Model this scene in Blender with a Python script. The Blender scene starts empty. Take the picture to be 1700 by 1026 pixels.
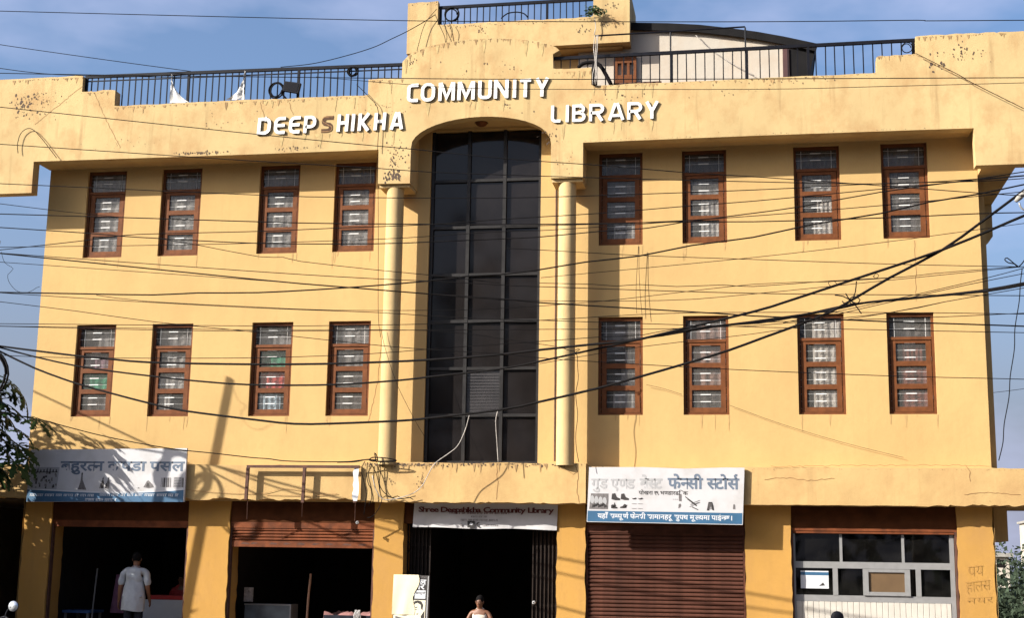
import bpy, bmesh, math, random
from mathutils import Vector, Matrix, Euler
R = math.radians
S = bpy.context.scene
COL = S.collection
rnd = random.Random(7)

# ------------------------------------------------------------------ camera, sky, sun, exposure
cam = bpy.data.objects.new('camera', bpy.data.cameras.new('camera')); COL.objects.link(cam)
cam.data.sensor_width = 36.0; cam.data.sensor_fit = 'HORIZONTAL'
cam.data.lens = 36.0 * 2300 / 1700
cam.data.clip_start = 0.1; cam.data.clip_end = 3000
def camera_rotation(yaw, pitch, roll):
    f = Vector((math.sin(yaw)*math.cos(pitch), math.cos(yaw)*math.cos(pitch), math.sin(pitch)))
    r = Vector((math.cos(yaw), -math.sin(yaw), 0)); u = r.cross(f)
    c, s = math.cos(roll), math.sin(roll)
    r2, u2 = c*r + s*u, c*u - s*r
    return Matrix((r2, u2, -f)).transposed()
cam.matrix_world = Matrix.Translation((12.42285, -23.67609, 1.26094)) @ camera_rotation(-0.17525, 0.18609, 0.01627).to_4x4()
S.camera = cam

SUN_AZ, SUN_EL = R(236.3), R(27.0)          # clockwise from +Y
to_sun = Vector((math.sin(SUN_AZ)*math.cos(SUN_EL), math.cos(SUN_AZ)*math.cos(SUN_EL), math.sin(SUN_EL)))
world = bpy.data.worlds.new('World'); S.world = world; world.use_nodes = True
wt = world.node_tree; wt.nodes.clear()
def wn(t): return wt.nodes.new(t)
w_out = wn('ShaderNodeOutputWorld'); w_bg = wn('ShaderNodeBackground'); w_sky = wn('ShaderNodeTexSky')
w_sky.sky_type = 'NISHITA'; w_sky.sun_disc = False
w_sky.sun_elevation = SUN_EL; w_sky.sun_rotation = SUN_AZ
w_sky.air_density = 1.0; w_sky.dust_density = 8.0; w_sky.ozone_density = 4.0; w_sky.altitude = 800
w_bg.inputs['Strength'].default_value = 0.088
# thin uneven cloud veil over the whole dome
w_tc = wn('ShaderNodeTexCoord'); w_map = wn('ShaderNodeMapping'); w_map.inputs['Scale'].default_value = (1.0, 1.0, 2.2)
w_no = wn('ShaderNodeTexNoise'); w_no.inputs['Scale'].default_value = 5.5; w_no.inputs['Detail'].default_value = 5.0; w_no.inputs['Roughness'].default_value = 0.5
w_rp = wn('ShaderNodeValToRGB'); w_rp.color_ramp.elements[0].position = 0.47; w_rp.color_ramp.elements[1].position = 0.74
w_rp.color_ramp.elements[1].color = (0.75, 0.75, 0.75, 1)
w_mx = wn('ShaderNodeMixRGB'); w_mx.inputs['Color2'].default_value = (2.7, 3.0, 4.3, 1)
wt.links.new(w_tc.outputs['Generated'], w_map.inputs['Vector']); wt.links.new(w_map.outputs['Vector'], w_no.inputs['Vector'])
wt.links.new(w_no.outputs['Fac'], w_rp.inputs['Fac']); wt.links.new(w_rp.outputs['Color'], w_mx.inputs['Fac'])
# pale low haze all round the horizon
w_sep = wn('ShaderNodeSeparateXYZ'); wt.links.new(w_tc.outputs['Generated'], w_sep.inputs['Vector'])
w_hr = wn('ShaderNodeMapRange'); w_hr.interpolation_type = 'SMOOTHSTEP'
w_hr.inputs['From Min'].default_value = -0.02; w_hr.inputs['From Max'].default_value = 0.31; w_hr.inputs['To Min'].default_value = 1.0; w_hr.inputs['To Max'].default_value = 0.0
wt.links.new(w_sep.outputs['Z'], w_hr.inputs['Value'])
w_hz = wn('ShaderNodeMixRGB'); w_hz.inputs['Color2'].default_value = (1.50, 1.52, 1.90, 1)
wt.links.new(w_hr.outputs['Result'], w_hz.inputs['Fac']); wt.links.new(w_sky.outputs['Color'], w_hz.inputs['Color1'])
wt.links.new(w_hz.outputs['Color'], w_mx.inputs['Color1']); wt.links.new(w_mx.outputs['Color'], w_bg.inputs['Color'])
wt.links.new(w_bg.outputs['Background'], w_out.inputs['Surface'])

sun = bpy.data.objects.new('sun', bpy.data.lights.new('sun', 'SUN')); COL.objects.link(sun)
sun.data.energy = 4.2; sun.data.angle = R(0.53); sun.data.color = (1.0, 0.97, 0.90)
sun.rotation_euler = (-to_sun).to_track_quat('-Z', 'Y').to_euler(); sun.location = (-20, -20, 30)

vs = S.view_settings
vs.view_transform = 'Standard'; vs.look = 'None'; vs.gamma = 1.0; vs.use_curve_mapping = False
vs.exposure = 1.36
S.cycles.max_bounces = 6; S.cycles.transparent_max_bounces = 12

# ------------------------------------------------------------------ materials
MATS = {}
def mat(name, color, rough=0.8, var=0.10, scale=6.0, bump=0.0, bscale=40.0, metal=0.0, spec=0.5, grime=None, gscale=3.0, emit=None):
    if name in MATS: return MATS[name]
    m = bpy.data.materials.new(name); m.use_nodes = True; nt = m.node_tree
    b = nt.nodes['Principled BSDF']
    b.inputs['Roughness'].default_value = rough; b.inputs['Metallic'].default_value = metal
    b.inputs['Specular IOR Level'].default_value = spec
    tc = nt.nodes.new('ShaderNodeTexCoord')
    n = nt.nodes.new('ShaderNodeTexNoise'); n.inputs['Scale'].default_value = scale; n.inputs['Detail'].default_value = 6
    nt.links.new(tc.outputs['Object'], n.inputs['Vector'])
    rp = nt.nodes.new('ShaderNodeValToRGB')
    c = Vector(color)
    rp.color_ramp.elements[0].position = 0.3; rp.color_ramp.elements[1].position = 0.7
    rp.color_ramp.elements[0].color = (*(c*(1-var)), 1); rp.color_ramp.elements[1].color = (*(c*(1+var)), 1)
    nt.links.new(n.outputs['Fac'], rp.inputs['Fac'])
    out = rp.outputs['Color']
    if grime:
        n2 = nt.nodes.new('ShaderNodeTexNoise'); n2.inputs['Scale'].default_value = gscale; n2.inputs['Detail'].default_value = 8
        nt.links.new(tc.outputs['Object'], n2.inputs['Vector'])
        r2 = nt.nodes.new('ShaderNodeValToRGB'); r2.color_ramp.elements[0].position = 0.5; r2.color_ramp.elements[1].position = 0.72
        nt.links.new(n2.outputs['Fac'], r2.inputs['Fac'])
        mx = nt.nodes.new('ShaderNodeMixRGB'); mx.inputs['Color2'].default_value = (*grime, 1)
        nt.links.new(r2.outputs['Color'], mx.inputs['Fac']); nt.links.new(out, mx.inputs['Color1']); out = mx.outputs['Color']
    nt.links.new(out, b.inputs['Base Color'])
    if bump:
        n3 = nt.nodes.new('ShaderNodeTexNoise'); n3.inputs['Scale'].default_value = bscale; n3.inputs['Detail'].default_value = 4
        nt.links.new(tc.outputs['Object'], n3.inputs['Vector'])
        bp = nt.nodes.new('ShaderNodeBump'); bp.inputs['Strength'].default_value = bump; bp.inputs['Distance'].default_value = 0.02
        nt.links.new(n3.outputs['Fac'], bp.inputs['Height']); nt.links.new(bp.outputs['Normal'], b.inputs['Normal'])
    MATS[name] = m; return m

def plaster(name, color, dirt=(0.20, 0.115, 0.05), streak=0.5, speck=0.4, mott=0.08, blotch=0.2):
    """painted lime plaster: mottled paint, rain streaks, small dark specks, trowel relief"""
    m = bpy.data.materials.new(name); m.use_nodes = True; nt = m.node_tree
    b = nt.nodes['Principled BSDF']; b.inputs['Roughness'].default_value = 0.9; b.inputs['Specular IOR Level'].default_value = 0.15
    L = nt.links.new
    g = nt.nodes.new('ShaderNodeNewGeometry')
    def noise(scale3, scale, detail=6, rough=0.55):
        mp = nt.nodes.new('ShaderNodeMapping'); mp.inputs['Scale'].default_value = scale3
        L(g.outputs['Position'], mp.inputs['Vector'])
        n = nt.nodes.new('ShaderNodeTexNoise'); n.inputs['Scale'].default_value = scale; n.inputs['Detail'].default_value = detail; n.inputs['Roughness'].default_value = rough
        L(mp.outputs['Vector'], n.inputs['Vector']); return n.outputs['Fac']
    def ramp(fac, a, bb, va=0.0, vb=1.0):
        r = nt.nodes.new('ShaderNodeMapRange'); r.inputs['From Min'].default_value = a; r.inputs['From Max'].default_value = bb
        r.inputs['To Min'].default_value = va; r.inputs['To Max'].default_value = vb; L(fac, r.inputs['Value']); return r.outputs['Result']
    def mix(fac, c1, c2):
        x = nt.nodes.new('ShaderNodeMixRGB')
        L(fac, x.inputs['Fac'])
        for k, v in (('Color1', c1), ('Color2', c2)):
            if isinstance(v, tuple): x.inputs[k].default_value = (*v, 1)
            else: L(v, x.inputs[k])
        return x.outputs['Color']
    c = Vector(color)
    col = mix(ramp(noise((1, 1, 0.6), 0.9, 5), 0.35, 0.65), tuple(c*(1-mott)), tuple(c*(1+mott)))
    col = mix(ramp(noise((1, 1, 1), 7.0, 8, 0.7), 0.45, 0.8, 0, 0.30), col, tuple(0.72*c[i]+0.28*dirt[i] for i in range(3)))
    col = mix(ramp(noise((1, 1, 0.7), 1.7, 9, 0.68), 0.47, 0.68, 0, blotch), col, (0.33, 0.18, 0.075))
    col = mix(ramp(noise((5, 5, 0.35), 1.0, 7, 0.6), 0.56, 0.80, 0, streak), col, dirt)
    col = mix(ramp(noise((1, 1, 0.8), 16.0, 3, 0.6), 0.735, 0.78, 0, speck), col, (0.06, 0.035, 0.02))
    L(col, b.inputs['Base Color'])
    bp = nt.nodes.new('ShaderNodeBump'); bp.inputs['Strength'].default_value = 0.25; bp.inputs['Distance'].default_value = 0.02
    L(noise((1, 1, 1), 9.0, 10, 0.65), bp.inputs['Height']); L(bp.outputs['Normal'], b.inputs['Normal'])
    MATS[name] = m; return m

def glass(name, tint, gloss=0.12, d0=0.02, d1=0.16):
    m = bpy.data.materials.new(name); m.use_nodes = True; nt = m.node_tree; nt.nodes.remove(nt.nodes['Principled BSDF'])
    o = nt.nodes['Material Output']
    t = nt.nodes.new('ShaderNodeBsdfTransparent'); t.inputs['Color'].default_value = (*tint, 1)
    gl = nt.nodes.new('ShaderNodeBsdfGlossy'); gl.inputs['Roughness'].default_value = 0.03
    d = nt.nodes.new('ShaderNodeBsdfDiffuse'); d.inputs['Color'].default_value = (0.32, 0.30, 0.27, 1)
    lw = nt.nodes.new('ShaderNodeLayerWeight'); lw.inputs['Blend'].default_value = 0.08
    mr = nt.nodes.new('ShaderNodeMapRange'); mr.inputs['To Min'].default_value = gloss; mr.inputs['To Max'].default_value = 0.9
    nt.links.new(lw.outputs['Fresnel'], mr.inputs['Value'])
    n = nt.nodes.new('ShaderNodeTexNoise'); n.inputs['Scale'].default_value = 1.6
    dr = nt.nodes.new('ShaderNodeMapRange'); dr.inputs['From Min'].default_value = 0.35; dr.inputs['From Max'].default_value = 0.8; dr.inputs['To Min'].default_value = d0; dr.inputs['To Max'].default_value = d1
    nt.links.new(n.outputs['Fac'], dr.inputs['Value'])
    m0 = nt.nodes.new('ShaderNodeMixShader'); nt.links.new(dr.outputs['Result'], m0.inputs['Fac'])
    nt.links.new(t.outputs[0], m0.inputs[1]); nt.links.new(d.outputs[0], m0.inputs[2])
    mx = nt.nodes.new('ShaderNodeMixShader')
    nt.links.new(mr.outputs['Result'], mx.inputs['Fac']); nt.links.new(m0.outputs[0], mx.inputs[1]); nt.links.new(gl.outputs[0], mx.inputs[2])
    nt.links.new(mx.outputs[0], o.inputs['Surface'])
    MATS[name] = m; return m

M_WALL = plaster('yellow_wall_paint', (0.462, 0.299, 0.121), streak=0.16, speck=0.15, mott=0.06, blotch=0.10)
M_FASC = plaster('weathered_parapet_paint', (0.455, 0.325, 0.154), streak=0.72, speck=0.8, mott=0.09, blotch=0.62)
M_CANO = plaster('canopy_paint', (0.46, 0.305, 0.130), streak=0.34, speck=0.40, blotch=0.42)
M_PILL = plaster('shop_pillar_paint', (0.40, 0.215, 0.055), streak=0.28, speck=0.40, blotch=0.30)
M_COLM = plaster('column_paint', (0.45, 0.318, 0.152), streak=0.55, speck=0.45, blotch=0.35)
M_WHIT = plaster('white_shed_paint', (0.42, 0.37, 0.305), dirt=(0.4, 0.33, 0.25), streak=0.15, speck=0.1)
M_FLAKE = mat('peeled_plaster', (0.07, 0.045, 0.03), 0.95, 0.4, 20)
M_STAIN = mat('brown_stain', (0.30, 0.165, 0.07), 0.95, 0.25, 12)
M_BARE = mat('brown_lintel_paint', (0.060, 0.020, 0.007), 0.95, 0.25, 5, bump=0.1, spec=0.1)
M_WOOD = mat('brown_window_wood', (0.120, 0.040, 0.013), 0.65, 0.25, 9, bump=0.15, bscale=60, spec=0.15)
M_BLACK = mat('black_iron', (0.005, 0.005, 0.008), 0.55, 0.3, 12, spec=0.12)
M_WIRE = mat('black_cable', (0.005, 0.004, 0.004), 0.7, 0.3, 9, spec=0.08)
M_WIREG = mat('grey_wire', (0.35, 0.31, 0.27), 0.6, 0.3, 9)
M_WHITE = mat('white_letter_face', (0.70, 0.68, 0.64), 0.5, 0.04, 8, grime=(0.58, 0.54, 0.47), gscale=5)
M_LSIDE = mat('letter_side', (0.12, 0.08, 0.06), 0.6, 0.2, 10)
M_DGLASS = mat('smoked_glass', (0.011, 0.009, 0.0085), 0.07, 0.2, 3, spec=0.22, grime=(0.015, 0.0125, 0.0118), gscale=1.2)
M_DGLASS2 = mat('smoked_glass_with_blind', (0.035, 0.031, 0.030), 0.25, 0.2, 3, spec=0.6)
M_DFRAME = mat('dark_bronze_frame', (0.017, 0.015, 0.014), 0.5, 0.3, 9, spec=0.2)
M_PANE = glass('window_pane_glass', (0.88, 0.87, 0.86), 0.012, 0.08, 0.125)
M_PANE2 = glass('shop_front_glass', (0.35, 0.32, 0.31), 0.03, 0.0, 0.025)
M_BAR = mat('white_grille_bar', (0.60, 0.58, 0.55), 0.5, 0.1, 9)
M_ALU = mat('aluminium', (0.27, 0.26, 0.25), 0.42, 0.08, 10, metal=0.3)
M_PVC = mat('white_pvc_board', (0.46, 0.42, 0.36), 0.5, 0.06, 6, grime=(0.36, 0.31, 0.25), gscale=2)
M_SHUT = mat('brown_shutter_paint', (0.070, 0.025, 0.015), 0.7, 0.3, 7, spec=0.15, grime=(0.042, 0.016, 0.010), gscale=3)
M_SHUT2 = mat('rust_shutter_paint', (0.14, 0.040, 0.014), 0.7, 0.3, 7, spec=0.15, grime=(0.06, 0.022, 0.011), gscale=4)
M_RUST = mat('rusty_steel', (0.065, 0.022, 0.011), 0.8, 0.35, 14)
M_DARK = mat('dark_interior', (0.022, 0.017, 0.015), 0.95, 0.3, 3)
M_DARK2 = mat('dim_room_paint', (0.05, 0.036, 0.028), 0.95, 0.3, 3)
M_ROOFM = mat('dark_metal_roof', (0.009, 0.008, 0.008), 0.7, 0.25, 5, spec=0.1)
M_PANEL = mat('dark_red_panel', (0.055, 0.018, 0.016), 0.6, 0.2, 5)
M_SWHITE = mat('sign_white', (0.44, 0.42, 0.415), 0.55, 0.04, 4, grime=(0.38, 0.355, 0.34), gscale=3)
M_SGREY = mat('sign_grey_vinyl', (0.26, 0.255, 0.26), 0.5, 0.08, 4)
M_SBLUE = mat('sign_blue', (0.026, 0.088, 0.165), 0.5, 0.12, 3)
M_TBLUE = mat('print_dark_blue', (0.085, 0.112, 0.155), 0.6, 0.1, 9)
M_TFADE = mat('print_faded_blue', (0.10, 0.125, 0.165), 0.6, 0.1, 9)
M_TPALE = mat('print_pale_grey', (0.31, 0.30, 0.295), 0.6, 0.05, 9)
M_TWHITE = mat('print_white', (0.50, 0.50, 0.51), 0.6, 0.03, 9)
M_TDARK = mat('print_black', (0.022, 0.017, 0.015), 0.6, 0.2, 9)
M_TGREY = mat('print_grey', (0.12, 0.105, 0.10), 0.6, 0.3, 25)
M_TRED = mat('print_maroon', (0.085, 0.010, 0.009), 0.6, 0.1, 9)
M_CLOTHW = mat('white_cloth', (0.52, 0.50, 0.47), 0.9, 0.08, 8)
M_LEAF = mat('papaya_leaf', (0.018, 0.040, 0.010), 0.6, 0.35, 5, spec=0.12)
M_STEM = mat('papaya_stem', (0.13, 0.12, 0.06), 0.8, 0.25, 9, bump=0.3)
M_BUSH = mat('shrub_leaf', (0.016, 0.034, 0.010), 0.7, 0.4, 3, spec=0.12)
M_SKIN = mat('skin', (0.15, 0.062, 0.03), 0.55, 0.08, 15)
M_HAIR = mat('black_hair', (0.005, 0.004, 0.004), 0.9, 0.3, 40, spec=0.1)
M_SHIRT = mat('grey_white_shirt', (0.36, 0.372, 0.385), 0.95, 0.10, 10, bump=0.8, bscale=9, spec=0.05)
M_TROUS = mat('dark_trousers', (0.02, 0.022, 0.03), 0.95, 0.2, 10, spec=0.05)
M_VEST = mat('cream_vest', (0.48, 0.43, 0.36), 0.9, 0.08, 14)
M_RED = mat('red_cloth', (0.28, 0.016, 0.014), 0.8, 0.2, 7)
M_PINK = mat('pink_cloth', (0.25, 0.115, 0.105), 0.9, 0.15, 8)
M_CONC = mat('concrete_pole', (0.25, 0.23, 0.20), 0.9, 0.12, 6, bump=0.3)
M_PORC = mat('insulator_porcelain', (0.55, 0.53, 0.5), 0.3, 0.05, 6)

# ------------------------------------------------------------------ mesh helpers
def link(name, me, parent=None, m=None):
    o = bpy.data.objects.new(name, me); COL.objects.link(o)
    if m is not None and me is not None:
        ms = m if isinstance(m, (list, tuple)) else [m]
        for k in ms: me.materials.append(k)
    if parent is not None:
        o.parent = parent
        if not LOCAL[0]: o.matrix_parent_inverse = world_of(parent).inverted()
    return o
LOCAL = [False]                      # True while a template is built in its own coordinates
def world_of(o):
    m = o.matrix_basis.copy()
    return world_of(o.parent) @ o.matrix_parent_inverse @ m if o.parent else m
def tag(o, label=None, cat=None, group=None, kind=None):
    if label: o['label'] = label
    if cat: o['category'] = cat
    if group: o['group'] = group
    if kind: o['kind'] = kind
    return o
def thing(name, label, cat, loc=(0, 0, 0), rz=0.0, group=None):
    o = bpy.data.objects.new(name, None); COL.objects.link(o); o.location = loc; o.rotation_euler = (0, 0, rz)
    o.empty_display_size = 0.2
    return tag(o, label, cat, group)

class MB:
    def __init__(s): s.v = []; s.f = []; s.mi = []
    def add(s, vs, fs, mi=0):
        n = len(s.v); s.v += [tuple(p) for p in vs]; s.f += [tuple(i+n for i in f) for f in fs]; s.mi += [mi]*len(fs); return s
    def box(s, x0, x1, y0, y1, z0, z1, mi=0):
        return s.add([(x0,y0,z0),(x1,y0,z0),(x1,y1,z0),(x0,y1,z0),(x0,y0,z1),(x1,y0,z1),(x1,y1,z1),(x0,y1,z1)],
                     [(0,1,5,4),(1,2,6,5),(2,3,7,6),(3,0,4,7),(4,5,6,7),(3,2,1,0)], mi)
    def quad(s, a, b, c, d, mi=0): return s.add([a, b, c, d], [(0,1,2,3)], mi)
    def beam(s, a, b, w, h=None, mi=0):
        """square bar from a to b"""
        a = Vector(a); b = Vector(b); h = h or w; d = (b-a).normalized()
        up = Vector((0,0,1)) if abs(d.z) < 0.9 else Vector((0,1,0))
        r = d.cross(up).normalized(); u = r.cross(d)
        vs = [p + r*sx*w/2 + u*sy*h/2 for p in (a, b) for sx, sy in ((-1,-1),(1,-1),(1,1),(-1,1))]
        return s.add(vs, [(0,1,5,4),(1,2,6,5),(2,3,7,6),(3,0,4,7),(4,5,6,7),(3,2,1,0)], mi)
    def tube(s, pts, r, n=6, mi=0, cap=True):
        pts = [Vector(p) for p in pts]; rs = r if isinstance(r, (list, tuple)) else [r]*len(pts)
        base = len(s.v); pr = None
        for i, p in enumerate(pts):
            d = (pts[min(i+1, len(pts)-1)] - pts[max(i-1, 0)])
            d = d.normalized() if d.length > 1e-9 else Vector((0,0,1))
            if pr is None:
                up = Vector((0,0,1)) if abs(d.z) < 0.9 else Vector((0,1,0)); pr = d.cross(up).normalized()
            else:
                q = pr - d*pr.dot(d)
                if q.length < 1e-6: q = d.cross(Vector((0.3,0.7,0.2)))
                pr = q.normalized()
            u = d.cross(pr)
            for k in range(n):
                a = 2*math.pi*k/n; s.v.append(tuple(p + (pr*math.cos(a) + u*math.sin(a))*rs[i]))
        for i in range(len(pts)-1):
            for k in range(n):
                a = base+i*n+k; b2 = base+i*n+(k+1) % n
                s.f.append((a, b2, b2+n, a+n)); s.mi.append(mi)
        if cap:
            s.f.append(tuple(base+k for k in reversed(range(n)))); s.mi.append(mi)
            e = base+(len(pts)-1)*n; s.f.append(tuple(e+k for k in range(n))); s.mi.append(mi)
        return s
    def prism(s, poly, y0, y1, mi=0, mi_side=None):
        """polygon of (x, z) points extruded from y0 (front) to y1; concave polygons allowed"""
        n = len(poly); ms = mi if mi_side is None else mi_side
        ar = sum(poly[i][0]*poly[(i+1) % n][1]-poly[(i+1) % n][0]*poly[i][1] for i in range(n))
        if ar < 0: poly = poly[::-1]
        s.add([(x, y0, z) for x, z in poly] + [(x, y1, z) for x, z in poly], [tuple(range(n))], mi)
        b = len(s.v)-2*n
        s.f.append(tuple(b+n+i for i in reversed(range(n)))); s.mi.append(mi)
        for i in range(n):
            j = (i+1) % n; s.f.append((b+j, b+i, b+n+i, b+n+j)); s.mi.append(ms)
        return s
    def flat(s, poly, y, mi=0):
        n = len(poly)
        ar = sum(poly[i][0]*poly[(i+1) % n][1]-poly[(i+1) % n][0]*poly[i][1] for i in range(n))
        if ar < 0: poly = poly[::-1]
        return s.add([(x, y, z) for x, z in poly], [tuple(range(n))], mi)
    def mesh(s, name, smooth=False):
        me = bpy.data.meshes.new(name); me.from_pydata(s.v, [], s.f)
        for p, i in zip(me.polygons, s.mi): p.material_index = i; p.use_smooth = smooth
        me.update(); return me
    def build(s, name, m, parent=None, smooth=False, bevel=0.0):
        o = link(name, s.mesh(name, smooth), parent, m)
        if bevel:
            bm = bmesh.new(); bm.from_mesh(o.data)
            es = [e for e in bm.edges if len(e.link_faces) == 2 and e.calc_face_angle(0) > 0.5]
            bmesh.ops.bevel(bm, geom=es, offset=bevel, segments=1, affect='EDGES', clamp_overlap=True)
            bm.to_mesh(o.data); bm.free()
        return o

def spline(pts, step=0.25):
    """Catmull-Rom through the points"""
    P = [Vector(p) for p in pts]
    if len(P) < 3: return P
    P = [P[0]*2-P[1]] + P + [P[-1]*2-P[-2]]
    out = []
    for i in range(1, len(P)-2):
        a, b, c, d = P[i-1:i+3]; n = max(2, min(14, int((c-b).length/step)))
        for k in range(n):
            t = k/n
            out.append(0.5*((2*b) + (c-a)*t + (2*a-5*b+4*c-d)*t*t + (3*b-a-3*c+d)*t*t*t))
    out.append(P[-2]); return out

def fix_normals(o):
    bm = bmesh.new(); bm.from_mesh(o.data); bmesh.ops.recalc_face_normals(bm, faces=bm.faces); bm.to_mesh(o.data); bm.free(); return o

def jag(x0, x1, z, amp, step=0.09, seed=1, bias=0.0):
    """ragged broken edge as (x, z) points from x0 to x1"""
    r = random.Random(seed); out = []; x = x0; v = 0.0
    while x < x1:
        v = 0.55*v + r.uniform(-amp, amp); out.append((x, z + v + bias)); x += step*r.uniform(0.5, 1.5)
    out.append((x1, z)); return out

# ------------------------------------------------------------------ lettering
def ribbon(pts, t):
    """outline of a mitred stroke of width t through 2-D points"""
    P = [Vector((p[0], p[1])) for p in pts]; closed = (P[0]-P[-1]).length < 1e-6 and len(P) > 2
    if closed: P = P[:-1]
    n = len(P); Ls, Rs = [], []
    for i in range(n):
        d1 = (P[i]-P[i-1]) if (closed or i > 0) else (P[1]-P[0])
        d2 = (P[(i+1) % n]-P[i]) if (closed or i < n-1) else (P[i]-P[i-1])
        d1 = d1.normalized(); d2 = d2.normalized()
        n1 = Vector((-d1.y, d1.x)); n2 = Vector((-d2.y, d2.x)); m = (n1+n2)
        m = m.normalized() if m.length > 1e-4 else n1
        k = min(1.9, 1/max(0.3, m.dot(n1)))
        Ls.append(P[i]+m*t/2*k); Rs.append(P[i]-m*t/2*k)
    return Ls, Rs, closed
def arc(cx, cy, rx, ry, a0, a1, n=6):
    return [(cx+rx*math.cos(R(a0+(a1-a0)*i/n)), cy+ry*math.sin(R(a0+(a1-a0)*i/n))) for i in range(n+1)]
def glyph(ch, w, t):
    l, r, b, h = t/2, w-t/2, t/2, 1-t/2; c = 0.17
    if ch == 'D': return [[(l, b), (l, h), (r-0.27, h)] + arc(r-0.27, h-0.27, 0.27, 0.27, 90, 0) + arc(r-0.27, b+0.27, 0.27, 0.27, 0, -90) + [(l, b)]]
    if ch == 'E': return [[(w, h)] + arc(l+0.25, h-0.25, 0.25, 0.25, 90, 180) + arc(l+0.25, b+0.25, 0.25, 0.25, 180, 270) + [(w, b)], [(l, 0.5), (w-0.03, 0.5)]]
    if ch == 'P': return [[(l, 0), (l, h), (r-0.24, h)] + arc(r-0.24, h-0.24, 0.24, 0.24, 90, 0)[1:] + arc(r-0.24, 0.36+0.2, 0.24, 0.2, 0, -90) + [(l, 0.36)]]
    if ch == 'H': return [[(l, 0), (l, 1)], [(r, 0), (r, 1)], [(l, 0.5), (r, 0.5)]]
    if ch == 'I': return [[(w/2, 0), (w/2, 1)]]
    if ch == 'K': return [[(l, 0), (l, 1)], [(w-0.12, 1), (l+0.12, 0.5), (w-0.10, 0)]]
    if ch == 'A': return [[(0.10, 0), (w/2-0.05, 1-0.01)], [(w-0.10, 0), (w/2+0.05, 1-0.01)], [(w*0.24, 0.27), (w*0.76, 0.27)]]
    if ch == 'C': return [[(w, h)] + arc(l+c, h-c, c, c, 90, 180, 4) + arc(l+c, b+c, c, c, 180, 270, 4) + [(w, b)]]
    if ch == 'O': return [arc(r-c*1.5, h-c*1.5, c*1.5, c*1.5, 90, 0, 4) + arc(r-c*1.5, b+c*1.5, c*1.5, c*1.5, 0, -90, 4) + arc(l+c*1.5, b+c*1.5, c*1.5, c*1.5, 270, 180, 4) + arc(l+c*1.5, h-c*1.5, c*1.5, c*1.5, 180, 90, 4) + [(r-c*1.5, h)]]
    if ch == 'M': return [[(l, 0), (l, 0.99)], [(r, 0), (r, 0.99)], [(l+0.03, 0.97), (w/2, 0.16), (r-0.03, 0.97)]]
    if ch == 'U': return [[(l, 1)] + arc(l+c, b+c, c, c, 180, 270, 4) + arc(r-c, b+c, c, c, 270, 360, 4) + [(r, 1)]]
    if ch == 'N': return [[(l, 0), (l, 1)], [(r, 0), (r, 1)], [(l+0.02, 0.93), (r-0.02, 0.07)]]
    if ch == 'T': return [[(0, h), (w, h)], [(w/2, 0), (w/2, h-0.05)]]
    if ch == 'Y': return [[(0.10, 1), (w/2, 0.44)], [(w-0.10, 1), (w/2, 0.44)], [(w/2, 0), (w/2, 0.52)]]
    if ch == 'L': return [[(l, 1)] + arc(l+c, b+c, c, c, 180, 270, 4) + [(w, b)]]
    if ch == 'B': return [[(l, b), (l, h), (r-0.24, h)] + arc(r-0.24, h-0.185, 0.2, 0.185, 90, -90, 6) + arc(r-0.2, b+0.2, 0.2, 0.2, 90, -90, 6) + [(l, b)], [(l, 0.51), (r-0.2, 0.51)]]
    if ch == 'R': return [[(l, 0), (l, h), (r-0.24, h)] + arc(r-0.22, h-0.22, 0.22, 0.22, 90, -90, 8) + [(l, h-0.44)], [(r-0.30, 0.44), (w-0.10, 0)]]
    if ch == 'S': return [[(w, h)] + arc(l+0.19, h-0.19, 0.19, 0.19, 90, 270, 6) + arc(r-0.19, b+0.19, 0.19, 0.19, 90, -90, 6) + [(0.02, b)]]
    return []
def letter_mesh(ch, x0, x1, z0, h, y, depth, t, slant, lean=0.0):
    w = (x1-x0)/h; mb = MB()
    for k, st in enumerate(glyph(ch, w, t)):
        Ls, Rs, closed = ribbon(st, t); n = len(Ls); yf = y-depth-0.0015*k
        tr = lambda p: (x0 + h*p.x + slant*h*(p.y-0.5) , z0 + h*p.y)
        A = [tr(p) for p in Ls]; B = [tr(p) for p in Rs]; b = len(mb.v)
        mb.v += [(x, yf, z) for x, z in A] + [(x, yf, z) for x, z in B] + [(x, y, z) for x, z in A] + [(x, y, z) for x, z in B]
        m = n if closed else n-1
        for i in range(m):
            j = (i+1) % n
            mb.f.append((b+i, b+n+i, b+n+j, b+j)); mb.mi.append(0)
            mb.f.append((b+i, b+j, b+2*n+j, b+2*n+i)); mb.mi.append(1)
            mb.f.append((b+n+j, b+n+i, b+3*n+i, b+3*n+j)); mb.mi.append(1)
        if not closed:
            mb.f.append((b, b+2*n, b+3*n, b+n)); mb.mi.append(1)
            mb.f.append((b+n-1, b+2*n-1, b+4*n-1, b+3*n-1)); mb.mi.append(1)
    return mb

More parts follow.
